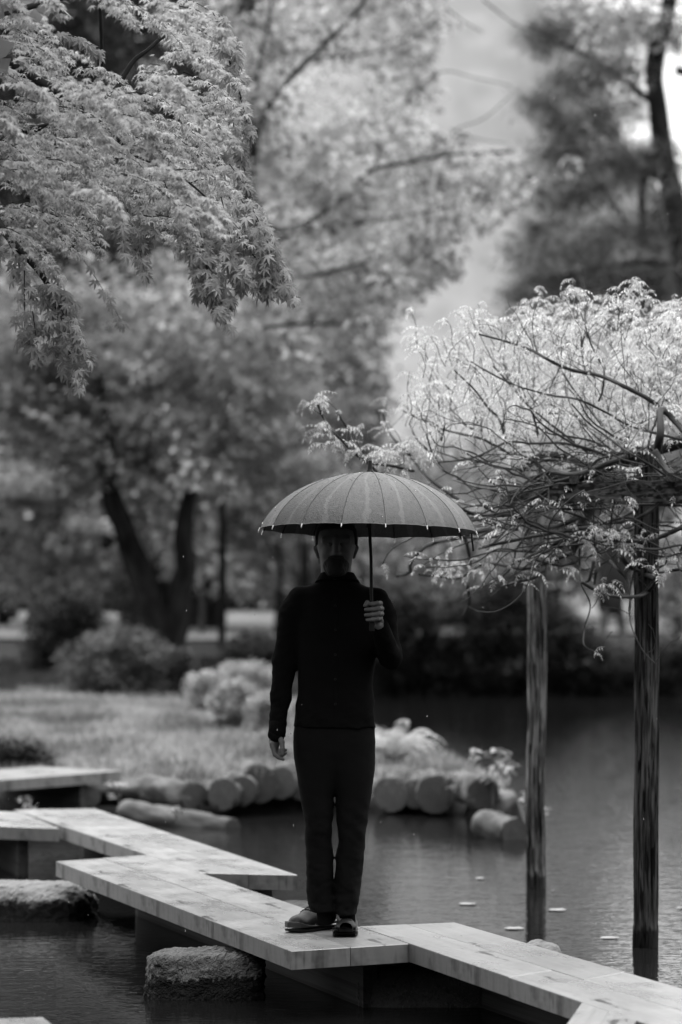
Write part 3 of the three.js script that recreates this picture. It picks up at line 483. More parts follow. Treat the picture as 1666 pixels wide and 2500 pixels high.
// ================================================================ the umbrella
{
  const hub = S(903.5, 1153, .235), tiltX = -.066, roll = -.019, q = new THREE.Quaternion().setFromEuler(new THREE.Euler(tiltX, 0, roll, 'ZXY')), grip = S(908, 1500, .29);
  const root = thing('umbrella', 'large open umbrella with many ribs, wet with raindrops, held above the man', 'umbrella', grip.clone());
  const R = .462, Hh = .247, at = (x, y, z) => V(x, y, z).applyQuaternion(q).add(hub);
  const prof = (t) => [R * Math.sin(t * 1.32) / Math.sin(1.32), -Hh * Math.pow((1 - Math.cos(t * 1.32)) / (1 - Math.cos(1.32)), .93)];
  const fabT = tex(512, 512, (u, v) => { // u across the panel, v from the hub to the rim: a bare band runs down each panel, spread out where drops have run together
    const wv = .5 + .06 * Math.sin(v * 5) + .05 * (pf(u, v, 1, 6, 301, 2) - .5), w = .035 + .05 * smooth(.5, .8, pf(.3, v, 1, 9, 303, 3)), e = Math.abs(u - wv) - w * (1 + 1.2 * (pf(u, v, 9, 20, 305, 3) - .5)), s = 1 - smooth(-.01, .02, e), ch = smooth(.52, .66, pf(.7, v, 1, 5, 309, 2) + .25 * (v - .5));
    return .4 + .3 * (pf(u, v, 12, 30, 311, 4) - .2) + .95 * s * (.45 + .55 * ch) + .34 * (pv(u, v, 110, 170, 313) - .25);
  });
  const fab = MP(.068, .55, { map: fabT, side: THREE.DoubleSide, transmission: .03, thickness: 0, bumpMap: tex(256, 256, (u, v) => pv(u, v, 110, 160, 315) * .6 + pf(u, v, 20, 40, 317, 3) * .4, false), bumpScale: .002 });
  const N = 16, ph = .141 * 1.0, angle = (i) => Math.PI / 2 - (ph + i * 2 * Math.PI / N);      // angle of rib i, the front first
  const sag = (u, t) => Math.sin(u * Math.PI);
  const surf = (i, u, t) => { const a0 = angle(i), a1 = angle(i + 1), [r0, y0] = prof(t), A = V(Math.cos(a0) * r0, y0, Math.sin(a0) * r0), Bq = V(Math.cos(a1) * r0, y0, Math.sin(a1) * r0), m = A.lerp(Bq, u); const s = sag(u, t); m.y += s * .0025 * t * t; const k = 1 - s * .012 * t; m.x *= k; m.z *= k; const edge = smooth(.72, 1, t), near = Math.min(u, 1 - u); m.y += edge * .0035 * Math.sin(near * 70) * Math.exp(-near * 9); return m; };
  const canopy = new THREE.Group(); canopy.name = 'canopy'; canopy.position.copy(hub).sub(root.position); root.add(canopy);
  const drops = [], rng = mulberry(77);
  for (let i = 0; i < N; i++) {
    const g = grid(18, 30, (u, v) => { const m = surf(i, u, .012 + v * .988); return at(m.x, m.y, m.z); }, (u, v) => [u, v + i * .37]);
    part(numberedPart(canopy, 'panel'), g, fab, canopy);
    for (let k = 0; k < 210; k++) { const u = rng(), v = Math.sqrt(rng()); if (Math.abs(u - .5) < .07 && rng() < .8) continue; const m = surf(i, u, .03 + .96 * v); m.y += .0008; drops.push({ p: at(m.x, m.y, m.z), s: .001 + .0024 * Math.pow(rng(), 4), sy: .6 }); }
    // seam piping over each rib
    const seam = []; for (let k = 0; k <= 14; k++) { const [r, y] = prof(.02 + .98 * k / 14); seam.push(at(Math.cos(angle(i)) * r, y + .0006, Math.sin(angle(i)) * r)); } part(numberedPart(canopy, 'seam'), tube(seam, .0011, 5), M(.02, .7), canopy);
    const hem = []; for (let k = 0; k <= 14; k++) { const m = surf(i, k / 14, 1); hem.push(at(m.x, m.y, m.z)); } part(numberedPart(canopy, 'hem'), tube(hem, .0012, 5), M(.16, .6), canopy);
  }
  scatter('water_drops', new THREE.SphereGeometry(1, 8, 6), MP(.6, .04, { transmission: .75, thickness: .003, ior: 1.33 }), drops, canopy, 3, .3).userData.label = 'raindrops beaded on the canopy';
  for (let i = 0; i < N; i++) {
    const a = angle(i), pts = []; for (let k = 0; k <= 12; k++) { const [r, y] = prof(.03 + .97 * k / 12); pts.push(at(Math.cos(a) * (r - .002), y - .004, Math.sin(a) * (r - .002))); }
    const rib = part(numberedPart(root, 'rib'), tube(pts, .0016, 6), M(.015, .35, { metalness: .3 }), root);
    const [r1, y1] = prof(1), e0 = at(Math.cos(a) * r1, y1, Math.sin(a) * r1), e1 = at(Math.cos(a) * (r1 + .006), y1 - .014, Math.sin(a) * (r1 + .006)); part('rib_tip', tube([e0, e0.clone().lerp(e1, .6), e1], [.0024, .0017], 8), M(.6, .3, { metalness: .2 }), rib);
    const dp = new THREE.SphereGeometry(.0022, 8, 6); dp.translate(e1.x, e1.y - .002, e1.z); part('hanging_drop', dp, MP(.9, .03, { transmission: 1, thickness: .004, ior: 1.33 }), rib);
    const [r2, y2] = prof(.5), s0 = at(0, -.2, 0), s1 = at(Math.cos(a) * r2, y2 - .005, Math.sin(a) * r2); part(numberedPart(root, 'stretcher'), tube([s0, s0.clone().lerp(s1, .5), s1], .0013, 5), M(.015, .4), root);
  }
  const axis = at(0, -1, 0).sub(hub), dn = grip.clone().sub(hub), tip = at(0, .018, 0);
  part('shaft', tube([at(0, .01, 0), at(0, -.2, 0), hub.clone().lerp(grip, .6), grip.clone().addScaledVector(dn.clone().normalize(), .03)], .0068, 14), M(.01, .5, { specularIntensity: .1 }), root);
  part('handle', tube([grip.clone().addScaledVector(dn.clone().normalize(), -.05), grip, grip.clone().addScaledVector(dn.clone().normalize(), .07)], .0115, 14), M(.008, .7, { specularIntensity: .1 }), root);
  part('runner', tube([at(0, -.185, 0), at(0, -.2, 0), at(0, -.235, 0)], .012, 14), M(.012, .5), root);
  const lathe = (pts) => { const g = new THREE.LatheGeometry(pts.map(([x, y]) => new THREE.Vector2(x, y)), 24); g.applyQuaternion(q); g.translate(hub.x, hub.y, hub.z); return g; };
  part('ferrule', lathe([[0, -.004], [.014, -.002], [.0145, .006], [.0115, .008], [.0105, .012], [.0085, .045], [.0075, .05], [0, .051]]), M(.012, .4), root);
  { const a = angle(N - 3) , [r1, y1] = prof(.98); const s = S(1152, 1302, .3), pts = [s, S(1153, 1318, .3), S(1155, 1332, .3), S(1156, 1346, .3)]; const tie = part('tie_strap', tube(curvePts(pts, 10), [.0035, .0042], 8), M(.012, .8), root); }
}
// ================================================================ the maple at the upper left
const barkMat = M(.02, .9, { map: barkTex }), darkBark = barkMat;
function mapleLeaf(seed) { // five to seven pointed lobes, folded along each rib and drooping
  const r = mulberry(seed), pos = [0, 0, 0], idx = [], lobes = [[-2.15, .38], [-1.5, .66], [-.78, .88], [0, 1], [.78, .88], [1.5, .66], [2.15, .38]], L = .036;
  lobes.forEach(([a, l], i) => {
    a += (r() - .5) * .12; l *= L * (.92 + r() * .16) * 1.15; const dr = (q) => -.32 * q * q / L, w = .1 * l + .001, o = pos.length / 3;
    const pt = (q, s) => { const x = Math.sin(a) * q + Math.cos(a) * s, z = Math.cos(a) * q - Math.sin(a) * s; pos.push(x, dr(q) + Math.abs(s) * .35, z); };
    pt(.33 * l, -w); pt(.33 * l, w); pt(.62 * l, -w * .95); pt(.62 * l, w * .95); pt(l, 0); pt(.4 * l, 0);
    idx.push(0, o + 5, o, 0, o + 1, o + 5, o, o + 5, o + 2, o + 1, o + 3, o + 5, o + 5, o + 4, o + 2, o + 5, o + 3, o + 4);
  });
  const g = geoOf(pos, idx, new Array(pos.length / 3 * 2).fill(0)); return g;
}
{
  const base = V(-5.4, .2, -19), root = thing('maple_tree', 'maple whose leafy boughs of pointed star leaves hang in from the upper left', 'tree', base);
  const limb = (pts, r0, r1, seed, mat = darkBark, seg = 9) => part(numberedPart(root, 'branch'), tube(curvePts(pts, pts.length * 6), [r0, r1], seg, .25, seed), mat, root);
  part('trunk', tube(curvePts([base.clone().add(V(0, -.4, 0)), V(-5.3, 1.2, -18.8), V(-4.9, 2.6, -18.2), V(-4.2, 3.9, -17.5)], 24), [.2, .1], 14, .25, 1), barkMat, root);
  const start = V(-4.2, 3.9, -17.5);
  limb([start, V(-3, 4.3, -17), P(-160, 30, 16.9), P(-30, 110, 16.8), P(55, 175, 16.7), P(150, 232, 16.6), P(240, 300, 16.5), P(330, 380, 16.5)], .06, .006, 2);
  limb([P(10, 100, 16.8), P(8, 130, 16.8), P(40, 160, 16.75), P(60, 178, 16.7)], .016, .012, 3);
  limb([P(240, 300, 16.5), P(295, 200, 16.6), P(330, 146, 16.6), P(362, 122, 16.6), P(388, 98, 16.6)], .013, .008, 4); limb([P(388, 98, 16.6), P(450, 60, 16.7), P(540, 110, 16.7), P(590, 240, 16.6)], .008, .003, 5);
  limb([start, V(-3.2, 3.6, -17.2), P(-120, 300, 17.2), P(60, 320, 17), P(130, 310, 17), P(135, 360, 17)], .04, .004, 6);
  limb([start, V(-3.4, 3.2, -17.2), P(-100, 480, 17), P(30, 590, 16.6), P(120, 700, 16.5), P(150, 800, 16.45), P(185, 900, 16.4)], .03, .002, 7);
  limb([P(330, 380, 16.5), P(440, 430, 16.5), P(540, 520, 16.45), P(600, 600, 16.4), P(700, 715, 16.4)], .006, .002, 8);
  limb([P(-60, 60, 17.2), P(100, 10, 17.3), P(230, -20, 17.3)], .02, .006, 9); limb([P(245, -40, 18.5), P(247, 60, 18.6), P(250, 170, 18.8)], .012, .008, 10);
  // sprays: [from, to, droop, leaves, spread] in pixels; leaves hang along both sides
  const sprays = [ // the fringe seen sharp against the background
    [420, 450, 555, 795, -20, 36, 30, 16.4], [470, 470, 520, 745, -30, 34, 32, 16.4], [500, 480, 490, 720, -10, 26, 34, 16.45], [540, 480, 585, 700, -25, 30, 34, 16.4], [560, 480, 645, 720, -40, 36, 32, 16.4], [590, 490, 715, 728, -50, 40, 28, 16.4], [600, 480, 690, 700, -40, 30, 30, 16.4], [400, 440, 440, 560, -15, 16, 24, 16.4], [450, 560, 545, 770, -20, 30, 34, 16.4], [480, 600, 560, 740, -10, 26, 36, 16.42], [520, 560, 610, 690, -25, 30, 34, 16.4], [600, 560, 680, 720, -30, 30, 32, 16.42], [470, 520, 500, 690, -10, 24, 34, 16.38], [620, 600, 700, 715, -20, 24, 28, 16.4],
    [100, 640, 188, 950, -25, 40, 44, 16.4], [60, 660, 60, 850, -10, 18, 34, 16.4], [110, 690, 215, 900, -30, 30, 42, 16.4], [120, 720, 170, 770, -20, 18, 30, 16.35], [80, 760, 95, 880, -10, 18, 36, 16.4], [130, 700, 180, 740, -10, 12, 26, 16.4], [150, 780, 220, 880, -15, 18, 30, 16.4],
    [310, 510, 355, 670, -20, 22, 24, 16.4], [290, 490, 305, 620, -8, 10, 18, 16.4], [340, 480, 380, 570, -8, 14, 20, 16.45], [95, 450, 110, 510, -6, 9, 22, 16.4], [100, 520, 160, 560, -6, 10, 20, 16.4], [20, 590, 60, 680, -10, 16, 30, 16.5], [150, 560, 300, 790, -20, 10, 10, 18.2],
    [130, 80, 245, 130, -26, 26, 26, 16.7], [300, 10, 360, 40, -14, 14, 22, 16.7], [520, 30, 590, 200, -20, 30, 26, 16.6], [560, 150, 612, 330, -12, 30, 22, 16.6], [570, 300, 600, 470, -6, 30, 20, 16.6], [560, 400, 630, 520, -20, 24, 20, 16.5],
  ];
  const rng = mulberry(41), outline = [[-60, -60], [180, -60], [200, 20], [165, 60], [170, 110], [215, 180], [270, 200], [300, 225], [340, 240], [350, 150], [370, 90], [330, 70], [250, 40], [310, 0], [360, -20], [470, -30], [530, 30], [585, 110], [608, 200], [612, 310], [590, 360], [575, 400], [590, 470], [615, 540], [655, 600], [640, 640], [560, 640], [500, 650], [450, 560], [400, 500], [370, 540], [340, 600], [310, 560], [260, 600], [300, 690], [240, 640], [150, 620], [120, 680], [60, 700], [-60, 780]];
  for (let i = 0, n = 0; n < 190 && i < 4000; i++) { const x = rng() * 700 - 60, y = rng() * 780 - 60; if (!inPoly(x, y, outline)) continue; const L = 110 + rng() * 110, ex = x + L * .8, ey = y + L * (.35 + .3 * rng()); if (!inPoly(ex, ey, outline)) continue; n++; sprays.push([x, y, ex, ey, -30 - rng() * 30, 30, 30, 13.9 + rng() * 6]); }
  const sharp = [], mass = [], twigs = [], q = new THREE.Quaternion(), e = new THREE.Euler(), m4 = new THREE.Matrix4();
  sprays.forEach(([x0, y0, x1, y1, lift, n, w, d], si) => {
    const a = P(x0, y0, d + .15 * (rng() - .5)), b = P(x1, y1, d + (rng() - .5) * .3), c = a.clone().lerp(b, .55).add(V(0, -lift / F * d, 0)), cv = new THREE.QuadraticBezierCurve3(a, c, b), dir = b.clone().sub(a), W = w / F * d * 1.15;
    twigs.push(tube(cv.getPoints(7), [.0024, .0008], 4));
    for (let i = 0; i < n * (si < 34 ? 2.0 : 2.0); i++) {
      const t = Math.min(1, Math.pow(rng(), .85) * 1.02), p = cv.getPoint(t), s = (rng() - .5) * 2 * W * (1.15 - t * .75);
      p.add(V(s * .9, -Math.abs(s) * .35 + (rng() - .5) * .02, (rng() - .5) * W * 1.6));
      const out = Math.atan2(s, .02) ; // leaves point outward and down
      e.set(si < 34 ? .75 + rng() * .75 : .1 + rng() * .75, (rng() - .5) * 1.5 + out * .5, (rng() - .5) * .7, 'YXZ'); q.setFromEuler(e); // z of the leaf (its tip) turned downwards
      const it = { p, q: q.clone(), s: (si < 34 ? .92 : .55) + rng() * .36, near: si < 34 };
      (it.near && sharp.length < 300 && rng() < .42 ? sharp : mass).push(it);
    }
  });
  const geos = [1, 2, 3, 4, 5].map(mapleLeaf), lm = [.29, .35, .24].map((v) => leafMat(v, .4, .5));
  sharp.forEach((s, i) => { const m = part(numberedPart(root, 'leaf'), geos[i % 5], lm[i % 3]); m.position.copy(s.p).sub(base); m.quaternion.copy(s.q); m.scale.setScalar(s.s); root.add(m); });
  const per = geos.map(() => []); mass.forEach((s, i) => per[i % 5].push(s));
  per.forEach((list, k) => { const im = new THREE.InstancedMesh(geos[k], leafMat(.29, .4, .45), list.length); list.forEach((s, i) => { m4.compose(s.p.clone().sub(base), s.q, V(s.s, s.s, s.s)); im.setMatrixAt(i, m4); im.setColorAt(i, grey(.55 + .75 * hash(i, k, 3))); }); im.name = k ? 'foliage_' + String(k).padStart(3, '0') : 'foliage'; im.userData.kind = 'stuff'; im.castShadow = im.receiveShadow = true; root.add(im); });
  const tw = part('twigs', merge(twigs), darkBark, root); tw.userData.kind = 'stuff';
  // the rest of its crown, above and to the left of the picture
  const up = []; for (let i = 0; i < 1100; i++) { const a = rng() * 6.283, r = Math.sqrt(rng()); const p = V(-4.0 + Math.cos(a) * r * 2.9, 4.3 + rng() * 1.9 - r * r * .9, -16.5 + Math.sin(a) * r * 4); if (p.x / -p.z * F > -CX - 30 && p.y < EYE + (HY + 30) / F * -p.z) continue; up.push({ p, s: .9 + rng() * .7, v: .5 + rng() * .5 }); }
  scatter('crown', CL.broad, leafMat(.29, .4), up, root, 8);
}

// ================================================================ the wisteria on the trellis
{
  const base = V(P(1790, 1500, 18.5).x, 0, -18.5), root = thing('wisteria_vine', 'wisteria with tangled bare stems and pale drooping young leaves on top of the trellis', 'climbing plant', base);
  const vineMat = M(.042, .6, { map: barkTex }), rng = mulberry(19), curves = [];
  const zf = 9375;
  // [dark?, start radius mm, end radius mm, depth at start, depth at end, points ...]
  const stems = [
    [1, 9, 3.5, 18.3, 18.6, [1680, 1066], [1607, 990], [1531, 947], [1467, 918], [1395, 903], [1340, 879], [1297, 854], [1234, 833], [1170, 816]],
    [1, 3.4, 6, 18.9, 19.2, [1110, 904], [1161, 954], [1191, 994], [1221, 1028], [1236, 1072]], [0, 3, 5, 18.6, 18.4, [1151, 883], [1191, 907], [1255, 939], [1340, 964], [1416, 977], [1480, 1007], [1531, 1036], [1603, 1058], [1680, 1078]],
    [0, 3, 5, 19.6, 19.4, [985, 1003], [1010, 1015], [1072, 1045], [1120, 1058], [1175, 1071], [1250, 1110]], [1, 4, 5, 19.8, 19.6, [1098, 1009], [1149, 1045], [1176, 1052]], [1, 3, 4.5, 18.8, 18.9, [1043, 1066], [1052, 1095], [1062, 1124], [1085, 1150], [1122, 1168], [1150, 1192], [1180, 1235], [1230, 1262]],
    [0, 3, 6, 19.1, 18.8, [1060, 1128], [1089, 1127], [1170, 1113], [1238, 1080], [1297, 1083], [1382, 1083], [1446, 1101], [1500, 1120]],
    [1, 2.5, 3, 18.7, 18.6, [1419, 812], [1421, 862], [1430, 910]], [1, 2.5, 4, 18.7, 18.5, [1416, 754], [1429, 794], [1442, 837], [1463, 879], [1476, 913], [1470, 960], [1462, 980]], [1, 2.5, 4, 18.9, 18.7, [1361, 888], [1395, 943], [1425, 981], [1470, 1040]], [1, 2.5, 4.5, 19, 18.9, [1263, 956], [1297, 1002], [1315, 1060]],
    [0, 3, 5, 18.5, 18.2, [1396, 986], [1437, 1032], [1488, 1070], [1544, 1109], [1612, 1150], [1680, 1200]], [1, 2.5, 5, 19, 19, [1205, 895], [1240, 932], [1290, 990], [1370, 1055], [1440, 1108]], [1, 4, 5, 19.2, 19.1, [1340, 1010], [1370, 1008], [1410, 1016]],
    [1, 26, 20, 18.6, 18.9, [1690, 1070], [1640, 1086], [1585, 1104], [1511, 1126], [1450, 1150], [1389, 1165], [1330, 1150]], [1, 15, 9, 18.4, 18.3, [1603, 1110], [1612, 1060], [1617, 1000], [1660, 1040], [1700, 1100]], [1, 18, 10, 19.5, 19.4, [1520, 1122], [1440, 1132], [1380, 1115], [1320, 1112], [1270, 1150]], [0, 11, 6, 18.3, 18.5, [1530, 1115], [1490, 1130], [1450, 1145], [1400, 1158], [1340, 1155], [1290, 1170]],
    [1, 22, 14, 19.2, 19.6, [1475, 1165], [1440, 1230], [1420, 1290], [1395, 1345]], [1, 16, 12, 19.3, 19.6, [1330, 1150], [1328, 1180], [1325, 1215]],
    [0, 9, 5, 18.25, 18.2, [1598, 1100], [1618, 1135], [1643, 1166], [1630, 1200], [1612, 1226], [1596, 1240]], [0, 3.5, 3, 18.3, 18.35, [1680, 1236], [1620, 1233], [1560, 1232], [1480, 1240], [1390, 1243], [1300, 1236]], [0, 6, 3, 18.2, 18.6, [1598, 1238], [1570, 1258], [1530, 1272], [1480, 1278], [1440, 1272]], [0, 6, 5, 18.2, 18.3, [1690, 1278], [1650, 1295], [1610, 1312], [1560, 1320], [1500, 1318], [1470, 1310]],
    [0, 5, 3, 18.2, 18.1, [1690, 1300], [1662, 1345], [1655, 1365], [1662, 1390], [1690, 1405]], [0, 4, 2, 18.2, 18.3, [1690, 1386], [1640, 1393], [1600, 1396], [1570, 1380], [1545, 1364], [1520, 1345]], [0, 3, 2, 18.2, 18.25, [1580, 1320], [1612, 1338], [1628, 1366], [1612, 1385], [1590, 1395]],
    [0, 7, 4, 18.5, 18.3, [1512, 1330], [1520, 1360], [1535, 1380], [1570, 1400], [1600, 1413], [1598, 1425], [1582, 1443], [1550, 1457], [1510, 1457], [1462, 1445], [1422, 1422]], [0, 4, 2, 18.5, 18.4, [1490, 1370], [1510, 1392], [1528, 1412], [1536, 1440]], [0, 2.4, 1.4, 18.4, 18.2, [1534, 1400], [1538, 1460], [1536, 1495], [1550, 1550], [1572, 1592], [1600, 1620]], [0, 2, 1.4, 18.4, 18.3, [1552, 1380], [1540, 1440], [1537, 1500]],
    [0, 2.4, 1.2, 18.7, 18.7, [1415, 1340], [1416, 1380], [1420, 1428], [1441, 1472], [1428, 1533], [1430, 1580], [1464, 1593]], [0, 7, 3, 18.9, 19.2, [1452, 1330], [1462, 1360], [1455, 1400], [1452, 1425]], [0, 5, 3, 18.9, 19, [1450, 1370], [1440, 1412], [1430, 1420]],
    [0, 7, 5, 18.7, 19, [1420, 1258], [1380, 1278], [1330, 1286], [1290, 1276], [1255, 1258], [1200, 1258], [1140, 1252]], [0, 6, 3, 18.9, 18.8, [1440, 1288], [1370, 1298], [1290, 1312], [1230, 1325], [1179, 1336]], [0, 6, 3, 19, 19.2, [1440, 1300], [1390, 1330], [1330, 1345], [1280, 1345], [1225, 1345]], [0, 5, 3, 18.8, 18.7, [1400, 1310], [1350, 1330], [1300, 1355], [1265, 1372]], [0, 6, 3, 19.2, 19.6, [1395, 1350], [1330, 1375], [1282, 1388], [1213, 1377], [1174, 1379], [1145, 1399], [1112, 1412], [1066, 1408], [1022, 1402]],
    [0, 5, 3, 19, 19, [1330, 1392], [1300, 1412], [1270, 1418], [1240, 1428], [1222, 1433]], [0, 5, 3, 19, 18.9, [1430, 1350], [1400, 1374], [1360, 1380], [1310, 1368]], [0, 7, 4, 20.4, 20.8, [1200, 1290], [1115, 1313], [1061, 1325], [1037, 1337], [1005, 1372], [998, 1399], [968, 1406]], [0, 6, 4, 20.6, 20.8, [1100, 1240], [1135, 1313], [1149, 1377], [1142, 1430], [1146, 1474], [1130, 1505]], [0, 4, 2.5, 18.9, 18.8, [1370, 1180], [1300, 1235], [1240, 1290], [1200, 1330], [1170, 1340]],
    [0, 6, 4, 18.8, 18.6, [1350, 1180], [1290, 1225], [1230, 1252], [1170, 1258], [1120, 1240]], [0, 3, 2, 18.5, 18.4, [1300, 1110], [1330, 1160], [1370, 1200], [1410, 1240], [1440, 1280]], [0, 2.5, 1.6, 18.35, 18.3, [1452, 1330], [1450, 1280], [1450, 1200], [1440, 1150], [1430, 1128]], [0, 2.5, 1.8, 18.3, 18.25, [1490, 1300], [1500, 1230], [1540, 1190], [1570, 1150]], [1, 3, 5, 18.4, 18.3, [1538, 1100], [1560, 1112], [1600, 1150], [1640, 1180]],
    [0, 3.6, 6, 18.9, 18.9, [822, 1006], [848, 1046], [866, 1090], [890, 1122], [920, 1150]], [0, 4, 6, 18.6, 18.8, [775, 985], [790, 1020], [820, 1060], [860, 1100], [895, 1128], [960, 1138], [1010, 1150]], [0, 5, 7, 20.4, 20, [936, 1006], [944, 1040], [975, 1085], [1000, 1110], [1050, 1170], [1120, 1220]], [0, 3, 5, 19.4, 19.3, [1001, 1036], [1020, 1075], [1050, 1105], [1085, 1150]], [0, 4, 2, 19.4, 19.3, [1078, 1075], [1086, 1040], [1082, 1000], [1080, 975]],
  ];
  stems.forEach(([dark, r0, r1, d0, d1, ...pts], i) => {
    const n = pts.length, low = pts.reduce((q, p) => q + p[1], 0) / n > 1170 ? 1.45 : 1, c = curvePts(pts.map(([x, y], k) => P(x, y, lerp(d0, d1, k / (n - 1)) + .12 + (k && k < n - 1 ? .12 * Math.sin(k * 2.1 + i) : 0))), n * 5); curves.push(c);
    part(numberedPart(root, 'stem'), tube(c, [r0 / 1000 * 1.35 * low, r1 / 1000 * 1.35 * low], r0 > 8 ? 10 : 6, .3, i), vineMat, root);
  });
  part('trunk', tube(curvePts([base.clone().setY(-.3), V(base.x + .02, .6, base.z - .06), V(base.x - .02, 1.3, base.z - .14), V(base.x - .02, 1.9, base.z - .1), P(1690, 1070, 18.6)], 40), [.028, .024], 9, .3, 88), vineMat, root);
  // a frond: a bent midrib with pairs of drooping leaflets
  const frond = (seed) => {
    const r = mulberry(seed), L = .1 + r() * .045, n = 5 + (r() * 2 | 0), list = [], pts = []; const bend = 1.2 + r() * 1.4;
    for (let i = 0; i <= 6; i++) { const t = i / 6, a = .7 - bend * t; const p = i ? pts[i - 1].clone().add(V(0, Math.sin(a), Math.cos(a)).multiplyScalar(L / 6)) : V(0, 0, 0); pts.push(p); }
    list.push(tube(pts, [.0013, .0006], 4)); const cv = new THREE.CatmullRomCurve3(pts);
    const leaflet = (p, az, len, dip) => { const dir = V(Math.sin(az) * Math.cos(dip), -Math.sin(dip), Math.cos(az) * Math.cos(dip)), sd = V(Math.cos(az), 0, -Math.sin(az)), m = p.clone().addScaledVector(dir, len * .5), t = p.clone().addScaledVector(dir, len).add(V(0, -len * .12, 0)), w = len * .19, u = V(0, 1, 0).addScaledVector(dir, -dir.y).multiplyScalar(w * .5), a = m.clone().addScaledVector(sd, w).add(u), b = m.clone().addScaledVector(sd, -w).add(u); list.push(geoOf([...p.toArray(), ...a.toArray(), ...t.toArray(), ...b.toArray(), ...m.toArray()], [0, 1, 4, 4, 1, 2, 0, 4, 3, 4, 2, 3], new Array(10).fill(0))); };
    for (let k = 0; k < n; k++) { const t = .22 + .72 * k / (n - 1), p = cv.getPoint(t), len = (.021 + r() * .013) * (1 - .35 * t); for (const s of [-1, 1]) leaflet(p, s * (1.0 + r() * .5), len, .35 + r() * .8); }
    leaflet(cv.getPoint(1), 0, .024, bend - .7); return merge(list);
  };
  const fg = [1, 2, 3, 4, 5, 6].map((s) => frond(s * 13)), fm = [.62, .7, .55].map((v) => leafMat(v, .42, .55)), spots = [], twigs = [];
  const put = (p, near) => spots.push({ p: p.clone(), ry: rng() * 6.283, s: .58 + rng() * .42, near });
  const twig = (p, dir, len, r0, leaves, near) => { const pts = [p.clone()], d = dir.clone().normalize(); for (let i = 0; i < 7; i++) { d.add(V((rng() - .5) * .9, (rng() - .5) * .7 + .06, (rng() - .5) * .9)).normalize(); pts.push(pts[i].clone().addScaledVector(d, len / 7)); } twigs.push(tube(pts, [r0, .0013], 5)); for (let k = 0; k < leaves; k++) put(pts[7 - Math.floor(rng() * rng() * 7)], near); put(pts[7], near); };
  // crown of leafy twigs over the top, thickest at the right
  const crown = [[985, 830], [1010, 800], [1040, 815], [1085, 790], [1130, 800], [1180, 768], [1250, 790], [1300, 770], [1365, 720], [1400, 715], [1440, 745], [1470, 765], [1520, 740], [1560, 770], [1600, 750], [1700, 745], [1700, 1150], [1500, 1130], [1350, 1100], [1200, 1130], [1080, 1150], [1000, 1120], [960, 1100], [985, 1020], [1000, 950], [970, 890]];
  for (let i = 0, n = 0; n < 520 && i < 9000; i++) { const x = 960 + rng() * 740, y = 715 + rng() * 435; if (!inPoly(x, y, crown)) continue; if (rng() > .25 + .75 * smooth(980, 1350, x)) continue; if (y > 1030 && rng() < .45) continue; n++; const d = 18.5 + rng() * 2.3; twig(P(x, y + 25, d), V((rng() - .6) * 1.2, .9, (rng() - .5) * .8), .07 + rng() * .13, .0021, 3 + (rng() * 2 | 0), d < 19 && rng() < .6); }
  // leaf tufts at chosen places: [x, y, depth, how many]
  for (const [x, y, d, n] of [[778, 975, 18.6, 12], [786, 1045, 18.65, 9], [800, 1075, 18.7, 9], [830, 1090, 18.7, 7], [880, 1108, 18.75, 7], [925, 1105, 18.8, 12], [950, 1115, 18.8, 12], [980, 1095, 18.9, 12], [1010, 1080, 18.9, 11], [1030, 1120, 18.9, 10], [990, 1140, 18.9, 9], [1015, 810, 20, 6], [1020, 840, 20, 6], [1130, 770, 19.5, 3], [1400, 705, 18.5, 6], [1420, 720, 18.5, 5], [1380, 725, 18.5, 4], [1545, 690, 18.3, 7], [1575, 700, 18.3, 6], [1530, 715, 18.3, 5], [1590, 720, 18.3, 5], [1570, 735, 18.3, 4], [1480, 725, 18.5, 4], [1640, 735, 18.4, 6], [1655, 760, 18.4, 6],
    [1330, 1215, 18.3, 3], [1342, 1235, 18.3, 3], [1390, 1195, 18.3, 5], [1415, 1218, 18.3, 3], [1445, 1208, 18.35, 2], [1505, 1208, 18.3, 5], [1520, 1215, 18.3, 4], [1538, 1232, 18.3, 4], [1560, 1148, 18.25, 4], [1545, 1160, 18.25, 3], [1435, 1165, 18.4, 3], [1470, 1290, 18.35, 6], [1480, 1305, 18.35, 5], [1455, 1300, 18.35, 4], [1430, 1325, 18.35, 5], [1450, 1340, 18.35, 4], [1520, 1300, 18.3, 7], [1535, 1325, 18.3, 6], [1510, 1340, 18.35, 5], [1500, 1250, 18.35, 3],
    [1085, 1385, 19.5, 5], [1110, 1395, 19.5, 5], [1120, 1375, 19.5, 4], [1070, 1400, 19.5, 4], [1175, 1385, 19.3, 6], [1180, 1370, 19.3, 3], [1255, 1395, 19, 2], [1585, 1375, 18.25, 3], [1610, 1390, 18.25, 4], [1645, 1375, 18.25, 4], [1480, 1425, 18.35, 6], [1465, 1440, 18.35, 3], [1463, 1592, 18.7, 2], [1250, 1360, 19, 2]]) for (let k = 0; k < n; k++) put(P(x + (rng() - .5) * 34, y + (rng() - .5) * 26, d + (rng() - .5) * .08), true);
  // thin tangled shoots between the stems
  for (let i = 0; i < 190; i++) { const c = curves[rng() * curves.length | 0], p = c[rng() * c.length | 0]; twig(p, V(rng() - .5, .1 + rng() * .5, rng() - .5), .12 + rng() * .2, .002, p.y > 2.35 ? 2 : rng() < .12 ? 1 : -1, false); if (p.y < 2.35) spots.pop(); }
